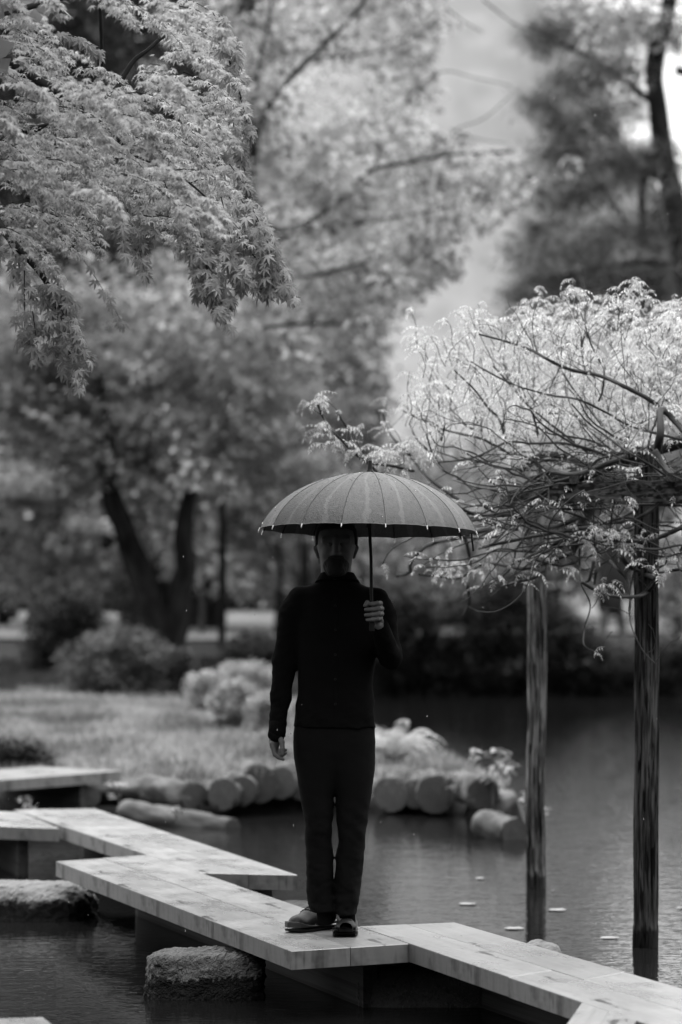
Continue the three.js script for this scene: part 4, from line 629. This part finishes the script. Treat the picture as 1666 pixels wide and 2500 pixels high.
  // crooked old shoots lying over and hanging below the trellis
  const crook = (a, d, len, r0, lift) => { const pts = [a], st = .045 + rng() * .03, v = d.clone().normalize(); for (let q = 0; q < len; q += st) { v.add(V((rng() - .5) * .75, (rng() - .5) * .75 + lift, (rng() - .5) * .5)).normalize(); pts.push(pts[pts.length - 1].clone().addScaledVector(v, st * (.6 + rng() * .8))); } if (pts.length > 2) twigs.push(tube(curvePts(pts, pts.length * 2), [r0, r0 * .4], 6, .35, rng() * 50)); return pts; };
  for (let i = 0; i < 90; i++) { const x = 1300 + rng() * 380, a = P(x, 1090 + rng() * 120, 18.1 + rng() * 2.2), left = rng() < .75; const pts = crook(a, V(left ? -1 : .6, (rng() - .62) * .9, (rng() - .5) * .6), .25 + rng() * .75, .0026 + .005 * rng() ** 2, (rng() - .55) * .12); if (rng() < .3) put(pts[pts.length - 1], true); if (rng() < .6) crook(pts[pts.length >> 1], V(rng() - .6, rng() - .5, rng() - .5), .12 + rng() * .22, .0026, .02); }
  for (let i = 0; i < 75; i++) { const x = 1130 + rng() * 420, a = P(x + 60, 1180 + rng() * 170, 18.2 + rng() * 1.1), pts = crook(a, V(rng() < .75 ? -1 : .7, (rng() - .62) * .8, (rng() - .5) * .4), .16 + rng() * .42, .0035 + .004 * rng() ** 2, (rng() - .6) * .1); if (rng() < .4) for (let q = 0; q < 3; q++) put(pts[pts.length - 1 - q] ?? a, true); }
  for (let i = 0; i < 45; i++) { const c = curves[rng() * 14 | 0], p = c[rng() * c.length | 0]; crook(p.clone(), V(rng() - .65, .4 + rng() * .8, rng() - .5), .15 + rng() * .25, .0024, .06); }
  let kept = 0; const rest = fg.map(() => []), q = new THREE.Quaternion(), e = new THREE.Euler(), m4 = new THREE.Matrix4();
  spots.forEach((s, i) => { e.set((rng() - .5) * .6, s.ry, (rng() - .5) * .6, 'YXZ'); q.setFromEuler(e); if (s.near && kept < 300) { kept++; const m = part(numberedPart(root, 'leaf'), fg[i % 6], fm[i % 3]); m.position.copy(s.p).sub(base); m.quaternion.copy(q); m.scale.setScalar(s.s); root.add(m); } else rest[i % 6].push([s.p, q.clone(), s.s]); });
  rest.forEach((l, k) => { const im = new THREE.InstancedMesh(fg[k], leafMat(.66, .45, .55), l.length); l.forEach(([p, qq, s], i) => { m4.compose(p.clone().sub(base), qq, V(s, s, s)); im.setMatrixAt(i, m4); im.setColorAt(i, grey(.7 + .45 * hash(i, k, 9))); }); im.name = k ? 'foliage_' + String(k).padStart(3, '0') : 'foliage'; im.userData.kind = 'stuff'; im.castShadow = im.receiveShadow = true; root.add(im); });
  const tw = part('twigs', merge(twigs), M(.03, .6), root); tw.userData.kind = 'stuff';
}
// ================================================================ trees and shrubs behind
function tree(name, label, base, o) {
  const root = thing(name, label, 'tree', base);
  (o.trunks ?? []).forEach(([pts, r0, r1], i) => part(numberedPart(root, 'trunk'), tube(curvePts(pts, pts.length * 6), [r0, r1], 12, .3, i + 3), o.bark ?? darkBark, root));
  (o.limbs ?? []).forEach(([pts, r0, r1], i) => part(numberedPart(root, 'limb'), tube(curvePts(pts, pts.length * 5), [r0, r1], 7, .25, i + 30), o.bark ?? darkBark, root));
  (o.crowns ?? []).forEach(([spots, cl, mat], i) => scatter(i ? 'crown_' + String(i).padStart(3, '0') : 'crown', cl, mat, spots, root, i + 5));
  return root;
}
const onLand = (x, d) => V(x, landHeight(x, d), -d);
// flat leafy pads, one above the other, as on a layered tree: [x, y, half width px, thickness px, depth, n]
function pads(list, seed, o = {}) { const rng = mulberry(seed), out = []; for (const [x, y, w, h, d, n] of list) for (let i = 0; i < n * (o.n ?? 1); i++) { const a = rng() * 6.283, r = Math.sqrt(rng()), p = P(x + Math.cos(a) * r * w, y + (rng() - .5) * h + r * r * h * .6, d); p.z += Math.sin(a) * r * w / F * d; out.push({ p, s: (o.size ?? 1) * (.7 + .6 * rng()), v: (o.v ?? 1) * (.65 + .7 * rng()) }); } return out; }
{ // the tree with two stems on the lawn
  const b = onLand(-2.26, 50), d = 50;
  const rng = mulberry(61), pl = []; for (let i = 0; i < 62; i++) { const y = 720 + rng() * 500, x = -80 + rng() * 760; if (y > 1120 && x > 250 && x < 500) continue; pl.push([x, y, 80 + rng() * 120, 12 + rng() * 14, d + (rng() - .5) * 5, 75]); }
  tree('twin_trunk_tree', 'dark tree with two stems spreading in a V on the lawn at the left', b, {
    trunks: [[[b.clone().add(V(0, -.1, 0)), P(408, 1560, d), P(372, 1490, d), P(348, 1425, d), P(322, 1352, d), P(305, 1290, d - .2), P(272, 1215, d - .3), P(262, 1050, d - .4), P(255, 900, d - .5), P(262, 700, d)], .24, .07], [[P(415, 1590, d), P(432, 1520, d), P(440, 1450, d), P(456, 1390, d), P(448, 1310, d), P(466, 1200, d), P(500, 1050, d), P(540, 900, d)], .19, .07]],
    limbs: [[[P(275, 1330, d), P(262, 1320, d), P(255, 1335, d - .5)], .09, .05], [[P(262, 1010, d), P(180, 1020, d), P(60, 1015, d), P(-60, 1030, d)], .06, .03], [[P(480, 1130, d), P(560, 1090, d), P(680, 1080, d)], .05, .02], [[P(258, 900, d), P(350, 820, d), P(470, 790, d)], .05, .02], [[P(540, 900, d), P(555, 850, d), P(560, 800, d)], .09, .06], [[P(258, 830, d), P(160, 790, d), P(30, 800, d)], .04, .02]],
    crowns: [[pads(pl, 62, { size: 1.35 }), CL.small, leafMat(.26, .42)], [fillOutline([[-60, 600], [700, 640], [760, 900], [720, 1080], [560, 1180], [480, 1180], [300, 1160], [100, 1240], [-60, 1240]], 47.5, 53, 560, { seed: 63, size: 1.3, thr: -.06, freq: 1.1, v: .9 }).concat(fillOutline([[400, 690], [700, 660], [720, 1050], [580, 1190], [430, 1150], [330, 900]], 46, 48, 330, { seed: 64, size: 1.2, thr: -.12, freq: 1.4, v: 1.1 })), CL.broad, leafMat(.26, .42)]],
  });
}
{ // the tall light tree in the middle with arching limbs
  const d = 42, b = onLand(P(418, 1590, 53).x, 53), w = (x, y, q = d) => P(x, y, q);
  tree('tall_tree', 'tall light leafed tree with thin arching limbs in the middle background', b, {
    trunks: [[[onLand(P(418, 1590, 53).x, 53), w(434, 1520, 54), w(446, 1420, 54), w(456, 1300, 54), w(464, 1200, 54), w(500, 1050, 54), w(540, 900, 54), w(590, 700, 48), w(612, 500), w(618, 300), w(610, 0), w(600, -200)], .1, .05]],
    limbs: [[[w(615, 380, 39.8), w(640, 290, 39.8), w(690, 212, 39.8), w(770, 130, 39.8), w(840, 60, 39.8), w(900, -10, 39.8)], 0.0372, 0.0210], [[w(610, 560, 39.8), w(660, 560, 39.8), w(720, 560, 39.8), w(850, 470, 39.8), w(900, 420, 39.8), w(1000, 395, 39.8), w(1100, 378, 39.8), w(1250, 370, 39.8)], 0.0372, 0.0140], [[w(610, 640, 39.8), w(690, 580, 39.8), w(800, 555, 39.8), w(940, 535, 39.8), w(1050, 515, 39.8), w(1110, 500, 39.8)], 0.0310, 0.0126], [[w(612, 700, 39.8), w(720, 680, 39.8), w(860, 650, 39.8), w(960, 610, 39.8)], 0.0279, 0.0112], [[w(620, 250, 39.8), w(640, 120, 39.8), w(660, 40, 39.8), w(665, -60, 39.8)], 0.0186, 0.0140], [[w(760, 140, 39.8), w(900, 130, 39.8), w(1010, 90, 39.8), w(1070, 40, 39.8)], 0.0124, 0.0056], [[w(1080, 378, 39.8), w(1110, 320, 39.8), w(1180, 290, 39.8), w(1250, 230, 39.8)], 0.0074, 0.0042], [[w(1000, 230, 39.8), w(1080, 175, 39.8), w(1160, 190, 39.8), w(1250, 210, 39.8)], 0.0074, 0.0042], [[w(1090, 20, 39.8), w(1130, 50, 39.8), w(1180, 80, 39.8)], 0.0074, 0.0042], [[w(1180, 0, 39.8), w(1260, 60, 39.8), w(1340, 90, 39.8)], 0.0087, 0.0042], [[w(1100, 315, 39.8), w(1170, 340, 39.8), w(1240, 350, 39.8)], 0.0074, 0.0042], [[w(640, 800, 39.8), w(760, 790, 39.8), w(900, 795, 39.8)], 0.0186, 0.0084]],
    crowns: [[fillOutline([[470, -60], [1060, -60], [1075, 60], [1050, 110], [1010, 160], [1070, 190], [1060, 240], [1010, 260], [1080, 330], [1200, 380], [1260, 370], [1290, 430], [1230, 480], [1220, 560], [1180, 520], [1100, 560], [1130, 640], [1040, 700], [930, 800], [800, 900], [650, 850], [560, 650], [560, 300]], 39, 45, 1050, { seed: 71, thr: .03, freq: 1.15, size: 1.05, mod: .7 }).filter((s, i) => !(inPoly(CX + s.p.x / -s.p.z * F, HY - (s.p.y - EYE) / -s.p.z * F, [[640, 190], [760, 140], [880, 130], [940, 190], [1060, 270], [1060, 330], [900, 320], [760, 290], [660, 330]]) && hash(i, 1, 1) < .8)), CL.broad, leafMat(.27, .48)],
      [fillOutline([[640, 160], [960, 140], [1060, 330], [1080, 560], [980, 720], [700, 700], [620, 420]], 39, 44, 520, { seed: 73, thr: .04, freq: 1.5, size: .8, v: 1.5 }), CL.small, leafMat(.34, .48)]],
  });
}
{ // the dark pine at the right
  const above2 = (n, sd) => { const r = mulberry(sd), o = []; for (let i = 0; i < n; i++) o.push({ p: V(3.2 + r() * 5, 9 + r() * 6, -44 - r() * 5), s: .5 + r() * .4, v: .6 + r() * .6 }); return o; }, b = onLand(5.3, 46.6), w = (x, y, q = 46) => P(x, y, q);
  const cl = [[1420, 40, 130, 60, 46, 60], [1330, 90, 60, 34, 46, 26], [1560, 60, 110, 70, 46, 60], [1480, 160, 90, 50, 45, 44], [1380, 200, 60, 44, 46, 30], [1320, 245, 50, 36, 45, 26], [1420, 290, 110, 60, 45, 60], [1520, 250, 70, 50, 47, 36], [1480, 380, 130, 60, 46, 70], [1380, 370, 80, 50, 45, 46], [1600, 380, 90, 70, 46, 60], [1340, 480, 60, 44, 46, 34], [1440, 470, 60, 40, 45, 30], [1560, 560, 110, 60, 46, 60], [1400, 600, 110, 60, 45, 64], [1320, 560, 60, 40, 46, 34], [1480, 680, 150, 60, 46, 84], [1620, 660, 90, 70, 46, 60], [1330, 680, 70, 44, 46, 38], [1580, 740, 120, 50, 46, 60], [1260, 720, 50, 36, 47, 24], [1640, 480, 60, 60, 45, 40], [1270, 620, 40, 30, 47, 18]];
  tree('pine_tree', 'dark needled tree with a thick trunk at the upper right', b, {
    trunks: [[[b.clone().add(V(0, -.1, 0)), w(1850, 1300), w(1760, 950), w(1680, 700), w(1648, 520), w(1620, 350), w(1602, 240), w(1600, 150), w(1625, 60), w(1650, -80)], .15, .09]],
    limbs: [[[w(1640, 470), w(1660, 490), w(1700, 500)], .07, .05], [[w(1572, 560), w(1566, 480), w(1580, 430), w(1615, 400)], .045, .05], [[w(1572, 600), w(1568, 520), w(1566, 470)], .03, .04], [[w(1640, 440), w(1500, 400), w(1420, 360), w(1330, 250)], .05, .015], [[w(1608, 260), w(1500, 180), w(1400, 120), w(1290, 60)], .05, .015], [[w(1655, 650), w(1560, 640), w(1450, 660), w(1330, 690)], .05, .015], [[w(1470, 450), w(1500, 500), w(1530, 540)], .02, .015], [[w(1650, 170), w(1690, 180), w(1720, 160)], .06, .04]],
    crowns: [[pads(cl, 75, { size: 1.15, v: 1.0, n: 1.1 }).concat(fillOutline([[1290, 560], [1700, 540], [1700, 800], [1240, 790]], 45, 49, 200, { seed: 77, size: 1.2, thr: -.05 })), CL.fine, leafMat(.12, .3, .6)], [fillOutline([[1340, -40], [1700, -60], [1700, 130], [1560, 120], [1540, 330], [1400, 420], [1350, 330], [1420, 180]], 44, 48, 150, { seed: 79, size: .9, thr: .02, v: 1.6 }), CL.broad, leafMat(.17, .4)], [above2(90, 83), CL.big, leafMat(.05, .2)]],
  });
}
// woods standing behind: each mass has its own tone
function thicket(name, label, cat, poly, d0, d1, n, o, cl, mat) {
  const s = fillOutline(poly, d0, d1, n, o), cx = s.reduce((a, q) => a + q.p.x, 0) / s.length, d = (d0 + d1) / 2, root = thing(name, label, cat, onLand(cx, d));
  scatter('foliage', cl, mat, s, root, o.seed); if (o.top) scatter('foliage_001', CL.big, mat, above(...o.top, o.seed + 5), root, o.seed); const rng = mulberry(o.seed + 1), lo = Math.min(...s.map((q) => q.p.y));
  for (let i = 0; i < (o.stems ?? 3); i++) { const q = s[rng() * s.length | 0].p, x = q.x, z = q.z, y0 = landHeight(x, -z) - .1; part(numberedPart(root, 'stem'), tube(curvePts([V(x, y0, z), V(x + .1 * (rng() - .5), lerp(y0, q.y, .5), z), q.clone()], 10), [o.stemR ?? .05, .02], 7, .2, i), darkBark, root); }
  return root;
}
// the same trees go on above the picture
const above = (x0, x1, d0, d1, h0, h1, n, seed) => { const r = mulberry(seed), out = []; for (let i = 0; i < n; i++) { const d = lerp(d0, d1, r()); out.push({ p: V(lerp(x0, x1, r()), lerp(h0, h1, Math.sqrt(r())), -d), s: .8 + r() * .7, v: .6 + r() * .7 }); } return out; };
const LM = (v, t = .35) => leafMat(v, t);
thicket('broadleaf_tree', 'grey broad crown filling the background at the far left', 'tree', [[-80, 560], [330, 620], [420, 900], [400, 1250], [330, 1440], [-80, 1450]], 64, 70, 1000, { seed: 101, top: [-13, -4, 60, 72, 7, 17, 420], size: 1.9, thr: -.2, freq: .7, stems: 4, stemR: .13 }, CL.broad, LM(.2));
thicket('broadleaf_tree', 'tall wood at the top left behind the maple leaves', 'tree', [[-80, -80], [640, -80], [650, 200], [640, 620], [400, 700], [-80, 640]], 62, 70, 1300, { seed: 103, top: [-9, 1.2, 60, 72, 12, 21, 420], size: 1.9, thr: -.2, freq: .7, stems: 4, stemR: .13, v: 1 }, CL.broad, LM(.07));
thicket('broadleaf_tree', 'hazy middle grey tree behind the umbrella\'s left side', 'tree', [[380, 700], [700, 640], [900, 720], [930, 900], [920, 1080], [760, 1330], [640, 1420], [420, 1420], [380, 1000]], 60, 67, 1400, { seed: 105, size: 1.8, thr: -.22, freq: .7, stems: 4, stemR: .1 }, CL.broad, LM(.2));
thicket('broadleaf_tree', 'pale tree showing between the middle tree and the wisteria', 'tree', [[900, 1080], [1000, 1090], [1240, 1080], [1420, 1050], [1560, 900], [1700, 820], [1700, 1150], [1000, 1260], [900, 1200]], 66, 74, 600, { seed: 107, top: [8.5, 22, 60, 74, 1, 17, 500], size: 1.9, thr: -.2, freq: .8, stems: 4, stemR: .1, v: 1.25 }, CL.broad, LM(.28, .5));
thicket('bush', 'pale bush glowing behind the umbrella canopy', 'bush', [[560, 1120], [700, 1090], [790, 1100], [860, 1140], [880, 1240], [800, 1310], [700, 1300], [600, 1220]], 54, 56, 260, { seed: 109, size: 1.2, thr: -.1, freq: 1.3, v: 1.4 }, CL.broad, LM(.24, .5));
thicket('bush', 'small light bush left of the umbrella above the right stem', 'bush', [[525, 1090], [560, 1075], [600, 1110], [620, 1150], [580, 1170], [530, 1140]], 54, 55.5, 60, { seed: 110, size: 1, thr: -.2, freq: 1.3, v: 1.4 }, CL.broad, LM(.24, .5));
thicket('bush', 'light bush between the man\'s raised arm and the left post', 'bush', [[860, 1290], [1000, 1260], [1200, 1250], [1290, 1330], [1280, 1480], [1100, 1500], [960, 1480], [860, 1460]], 52, 56, 420, { seed: 111, size: 1.3, thr: -.12, freq: 1.2, v: 1.2 }, CL.broad, LM(.2, .45));
thicket('bush', 'pale feathery bush at the right edge beyond the right post', 'bush', [[1590, 1290], [1700, 1300], [1700, 1580], [1620, 1560], [1590, 1480]], 52, 54, 180, { seed: 113, size: 1.1, thr: -.12, freq: 1.2, v: 1.3 }, CL.broad, LM(.24, .5));
thicket('bush', 'grey bush rising between the two posts behind the vines', 'bush', [[1210, 1130], [1640, 1130], [1650, 1440], [1420, 1450], [1300, 1500], [1240, 1420]], 70, 73, 620, { seed: 115, size: 1.4, thr: -.2, freq: 1.2, v: 1 }, CL.broad, LM(.24, .5));
thicket('hedge', 'very dark hedge along the far bank behind the posts', 'hedge', [[920, 1510], [1000, 1450], [1080, 1500], [1160, 1440], [1260, 1400], [1330, 1430], [1400, 1500], [1480, 1570], [1580, 1580], [1720, 1560], [1720, 1702], [880, 1702]], 46.0, 47.3, 2300, { seed: 117, size: 1.1, thr: -.6, freq: 1, v: .7, stems: 6 }, CL.shrub, LM(.007, .05));
thicket('bush', 'dark ragged bush left of the twin trunk tree', 'bush', [[75, 1500], [110, 1475], [140, 1490], [170, 1440], [225, 1460], [250, 1530], [215, 1610], [160, 1650], [80, 1650], [65, 1580]], 45.2, 46.2, 420, { seed: 119, size: 1.3, thr: -.3, v: .7 }, CL.shrub, LM(.02, .15));
thicket('bush', 'low grey green bush in front of the twin trunk tree', 'bush', [[160, 1600], [220, 1560], [270, 1530], [330, 1545], [390, 1580], [400, 1640], [380, 1700], [300, 1725], [190, 1715]], 38.6, 40, 460, { seed: 121, size: 1.2, thr: -.3, v: 1 }, CL.shrub, LM(.07, .3));
thicket('bush', 'dark rounded bush at the foot of the twin trunk tree', 'bush', [[335, 1650], [370, 1600], [430, 1590], [480, 1630], [505, 1690], [440, 1720], [350, 1715]], 39.2, 40.4, 360, { seed: 123, size: 1.1, thr: -.3, v: .8 }, CL.shrub, LM(.025, .2));
thicket('bush', 'round clipped bush behind the man\'s hanging arm', 'bush', [[545, 1590], [580, 1565], [640, 1555], [700, 1570], [720, 1610], [700, 1645], [560, 1645]], 46.5, 48, 300, { seed: 125, size: 1.3, thr: -.4, v: .9 }, CL.shrub, LM(.035, .25));
thicket('bush', 'low dark ragged bush at the left above the far walkway', 'bush', [[-40, 1798], [18, 1815], [30, 1806], [50, 1822], [78, 1815], [105, 1838], [128, 1856], [138, 1880], [-40, 1885]], 28.7, 29.4, 260, { seed: 145, size: .75, thr: -.3, v: .8, stems: 2, stemR: .02 }, CL.shrub, LM(.03, .15));
thicket('bush', 'dark bush between the two stems and the path', 'bush', [[285, 1440], [330, 1420], [350, 1480], [350, 1530], [300, 1530]], 58, 59, 80, { seed: 127, size: 1.2, thr: -.4, v: .7 }, CL.shrub, LM(.02, .15));
for (const [words, x, y, w, h, d, n, sd] of [['pale mounded azalea highest by the man\'s hanging arm', 600, 1672, 105, 62, 37.4, 260, 131], ['pale mounded azalea in front with a shaded foot', 575, 1722, 72, 66, 33.6, 240, 133], ['small pale azalea nearest to the man\'s wrist', 655, 1745, 60, 60, 32.8, 170, 135], ['low pale azalea at the left of the mounded group', 505, 1690, 56, 56, 36.4, 160, 137]])
  thicket('azalea_bush', words, 'bush', Array.from({ length: 14 }, (_, i) => { const a = i / 14 * 6.283; return [x + Math.cos(a) * w * .72, y + Math.sin(a) * h * .85]; }), d - .35, d + .35, n, { seed: sd, size: .8, thr: -.5, v: 1.2, stems: 2, stemR: .02 }, CL.shrub, LM(.19, .45));
{ // the fern on the bank to the right of the man, arching fronds
  const b = onLand(.40, 28.9), root = thing('fern', 'pale arching fern on the bank right of the man\'s legs', 'fern', b), rng = mulberry(141), mat = leafMat(.42, .45);
  for (let i = 0; i < 42; i++) {
    const a = i / 42 * 6.283 + rng() * .3, L = .24 + rng() * .18, up = .8 + rng() * 1.1, pts = []; for (let k = 0; k <= 8; k++) { const t = k / 8; pts.push(b.clone().add(V(Math.cos(a) * L * t, .05 + up * L * (t * 1.5 - t * t * 1.25), Math.sin(a) * L * t))); }
    const list = [tube(pts, [.003, .001], 4)]; for (let k = 2; k <= 16; k++) for (const s of [-1, 1]) { const t = k / 17, p = new THREE.CatmullRomCurve3(pts).getPoint(t), len = .075 * Math.sin(Math.min(1, t * 1.2) * 2.6 + .35), d = V(-Math.sin(a) * s + Math.cos(a) * .4, -.25, Math.cos(a) * s + Math.sin(a) * .4).normalize(), f = V(Math.cos(a), 0, Math.sin(a)).multiplyScalar(.009), m = p.clone().addScaledVector(d, len * .5), e = p.clone().addScaledVector(d, len).add(V(0, -.012, 0)), m1 = m.clone().add(f), m2 = m.clone().sub(f); list.push(geoOf([...p.toArray(), ...m1.toArray(), ...e.toArray(), ...m2.toArray()], [0, 1, 2, 0, 2, 3], new Array(8).fill(0))); }
    part(numberedPart(root, 'frond'), merge(list), mat, root);
  }
}
// small leafy plants at the water's edge
function sprout(label, p, h, n, seed, v = .3) { const root = thing('water_plant', label, 'plant', p), rng = mulberry(seed); for (let i = 0; i < n; i++) { const a = rng() * 6.283, t = V(Math.cos(a) * h * .35 * rng(), h * (.5 + .5 * rng()), Math.sin(a) * h * .35 * rng()), pts = curvePts([p.clone(), p.clone().add(V(t.x * .2, t.y * .6, t.z * .2)), p.clone().add(t)], 6); const st = part(numberedPart(root, 'stem'), tube(pts, [.003, .0015], 5), M(.08, .8), root); const g = leafCluster(rng, 12, h * .14, h * .2, h * .09, .2); g.translate(p.x + t.x, p.y + t.y, p.z + t.z); part('leaves', g, leafMat(v, .4), st); } return root; }
sprout('thin pale plant standing at the tip of the bank', V(P(1205, 1960, 26.2).x, .08, -26.3), .42, 6, 151);
sprout('small pale plant against the left post', V(P(1290, 1990, 25.3).x, .0, -25.0), .3, 4, 153);
sprout('leafy weed over the log ends right of the man', V(P(1105, 1950, 26.7).x, .12, -26.7), .22, 5, 155, .26);
sprout('bright weed below the far walkway end', V(P(292, 1975, 26.9).x, .06, -26.9), .2, 5, 157, .34);
sprout('weeds under the far walkway at the left edge', V(P(70, 1985, 25.6).x, .05, -25.6), .2, 6, 159, .2);
sprout('weeds growing along the low log in the water', V(P(430, 2025, 25.9).x, .03, -25.9), .13, 6, 161, .26);
thicket('hedge', 'dark far hedge beyond the pale path at the left', 'hedge', [[-80, 1290], [200, 1310], [420, 1280], [640, 1330], [840, 1300], [840, 1478], [-80, 1478]], 78, 82, 1100, { seed: 143, size: 1.9, thr: -.5, stems: 3 }, CL.broad, LM(.07));
// far dark trunks at the left, and a post by the path
for (const [words, x, y0, y1, d, r] of [['far dark trunk at the left edge of the lawn', 110, 1420, 1250, 68, .22], ['slim far trunk in the left background', 30, 1430, 1240, 72, .12], ['leaning far trunk right of the twin trunk tree', 545, 1500, 1330, 66, .06]]) { const p = P(x, y0, d), b = onLand(p.x, d); tree('far_tree', words, b, { trunks: [[[b.clone().add(V(0, -.1, 0)), P(x, (y0 + y1) / 2, d), P(x + 8, y1, d), P(x + 20, y1 - 200, d)], r, r * .6]], crowns: [[fillOutline([[x - 120, y1 - 260], [x + 140, y1 - 240], [x + 120, y1 - 30], [x - 100, y1 - 40]], d - 1.5, d + 1.5, 90, { seed: x, size: 1.7, thr: -.3 }), CL.broad, LM(.07)]] }); }
{ const p = onLand(P(495, 1560, 61).x, 61); solo('marker_post', tube([p.clone(), p.clone().add(V(0, .35, 0)), p.clone().add(V(.01, .72, 0))], .045, 10, .1, 4), M(.03), 'short dark post beside the pale path behind the twin trunk tree', 'post'); }

// grass on the lawn
{
  const rng = mulberry(171), s = []; while (s.length < 26000) { const d = 27.2 + Math.pow(rng(), .8) * 22, x = lerp(-CX / F * d - .3, 1.35, rng()); const sd = shoreDist(x, d); if (sd < .05 || x > (1300 - CX) / F * d) continue; s.push({ p: V(x, landHeight(x, d), -d), s: .4 + rng() * .55, v: (.4 + .5 * rng() + 1.1 * Math.max(-.3, fbm(x * 1.6, 3, d * .8, 4))) * (d > 40.5 - 3.5 * n3(x * .45, 2, d * .3) - 1.5 * n3(x * 2, 5, d * 1.2) ? .14 : 1) }); }  // far tufts toned down, painting in the shade of the trees
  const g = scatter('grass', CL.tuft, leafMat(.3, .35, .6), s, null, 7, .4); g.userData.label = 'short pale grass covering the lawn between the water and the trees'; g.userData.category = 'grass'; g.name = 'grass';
}
// ================================================================ a walker on the far bank
{
  const d = 58.6, base = onLand(P(1494, 1560, d).x, d), at = (x, y, z = 0) => P(x, y, d - z).add(V(0, 0, 0));
  const root = thing('person', 'distant person in a dark coat walking on the far bank between the posts', 'person', base), dy = base.y - at(0, 1562).y, Q = (x, y, z = 0) => at(x, y, z).add(V(0, dy, 0));
  const body = field([cap(Q(1506, 1306), .095, Q(1503, 1318, .03), .08, .04), cap(Q(1503, 1325), .05, Q(1500, 1340), .055, .03), cap(Q(1488, 1420), .1, Q(1472, 1540, .1), .06, .04), cap(Q(1500, 1420), .1, Q(1522, 1545, -.1), .06, .04), cap(Q(1472, 1548, .12), .05, Q(1464, 1556, .26), .045, .02), cap(Q(1522, 1550, -.1), .05, Q(1518, 1558, .06), .045, .02)]);
  part('body', nets(body, Q(1420, 1580, -.5), Q(1580, 1280, .6), .024), M(.05, .7), root);
  const coat = field([cap(Q(1500, 1350), .16, Q(1494, 1400), .19, .05, .7), cap(Q(1494, 1400), .19, Q(1490, 1470), .21, .05, .75), cap(Q(1480, 1352), .08, Q(1470, 1430, .12), .065, .04), cap(Q(1518, 1352), .08, Q(1530, 1430, -.05), .065, .04), cap(Q(1470, 1430, .12), .06, Q(1474, 1460, .2), .05, .03), cap(Q(1530, 1430), .06, Q(1540, 1462, .1), .05, .03)]);
  part('coat', nets((x, y, z) => coat(x, y, z) + .012 * n3(x * 9, y * 6, z * 9), Q(1420, 1510, -.6), Q(1580, 1310, .6), .024), M(.015, .85), root);
  const hair = ell(Q(1507, 1302), V(.11, .1, .12)).f; part('hair', nets((x, y, z) => Math.max(hair(x, y, z), Q(0, 1308).y - y), Q(1470, 1330, -.3), Q(1545, 1270, .3), .02), M(.012, .6), root);
}
// ================================================================ leaves floating on the pond, falling rain
{
  const lg = (r, seed) => grid(20, 3, (u, v) => { const a = u * 6.2832 * .96 + .12, q = r * v * (1 + .1 * n3(Math.cos(a) * 1.5 + seed, Math.sin(a) * 1.5, 0)); return V(Math.cos(a) * q, .003 + .003 * v * v * (1 + n3(Math.cos(a) * 2, Math.sin(a) * 2, seed)), Math.sin(a) * q); });
  const fm = MP(.2, .5, { specularIntensity: .3, side: THREE.DoubleSide });
  for (const [words, x, y, w] of [['floating leaf just right of the left post\'s foot', 1362, 2223, 54], ['floating leaf left of the left post\'s reflection', 1256, 2268, 58], ['floating leaf between the posts nearest the planks', 1489, 2291, 54], ['small floating leaf left of the left post by the walker\'s planks', 1172, 2146, 30], ['floating leaf at the right edge beyond the right post', 1664, 2218, 30], ['faint floating leaf farthest left near the man\'s shin', 1142, 2208, 50], ['small curled floating leaf above the others right of the left post', 1350, 2176, 12]]) { const p = G(x, y, 0), r = w * .42 / F * -p.z; const g = lg(r, x); g.translate(p.x, 0, p.z); solo('floating_leaf', g, fm, words, 'leaf'); }
  const rng = mulberry(181), s = []; for (let i = 0; i < 90; i++) s.push({ p: P(rng() * 1666, rng() * 2500, 15.9 + rng() * 1.2), s: .0008 + .0009 * rng(), sy: 2.6 });
  const m = scatter('raindrops', new THREE.SphereGeometry(1, 8, 6), MP(.9, .05, { transmission: 1, thickness: .003, ior: 1.33 }), s, null, 5, .2); m.userData.label = 'scattered raindrops falling through the air'; m.userData.category = 'rain';
}
// ================================================================ the grove the photographer stands under, which keeps the light off the near sides and darkens the pond
{
  const rng = mulberry(191);
  const list = [[-7, 9, 'left behind'], [-2, 12, 'behind to the left'], [3, 11, 'straight behind'], [8, 8, 'right behind'], [11, 0, 'to the right'], [5.6, 3, 'nearest on the right'], [-13, 12, 'far left behind'], [12, 15, 'far right behind'], [0, 19, 'farthest behind'], [-11.5, -9, 'on the left shore'], [14, -10, 'on the right shore']];
  list.forEach(([x, z, where], i) => {
    const b = V(x, landHeight(x, -z), z), h = 8.5 + rng() * 3, root = thing('grove_tree', 'tree of the grove outside the picture, ' + where + ' as the photographer stands', 'tree', b);
    part('trunk', tube(curvePts([b.clone().add(V(0, -.2, 0)), b.clone().add(V(.2, h * .35, .1)), b.clone().add(V(-.1, h * .8, 0))], 16), [.2, .07], 10, .2, i), barkMat, root);
    const s = []; for (let k = 0; k < 380; k++) { const a = rng() * 6.283, r = Math.sqrt(rng()), y = rng(), p = b.clone().add(V(Math.cos(a) * r * 4, 0, Math.sin(a) * r * 4 * (1 - .3 * y))); p.y = .7 + y * h; if (p.z < 1.5 && Math.abs(p.x) < 4) continue; s.push({ p, s: .7 + rng() * .5, v: .6 + rng() * .6 }); }
    scatter('crown', CL.big, leafMat(.035, .05), s, root, i);
  });
}
renderer.render(scene, camera);
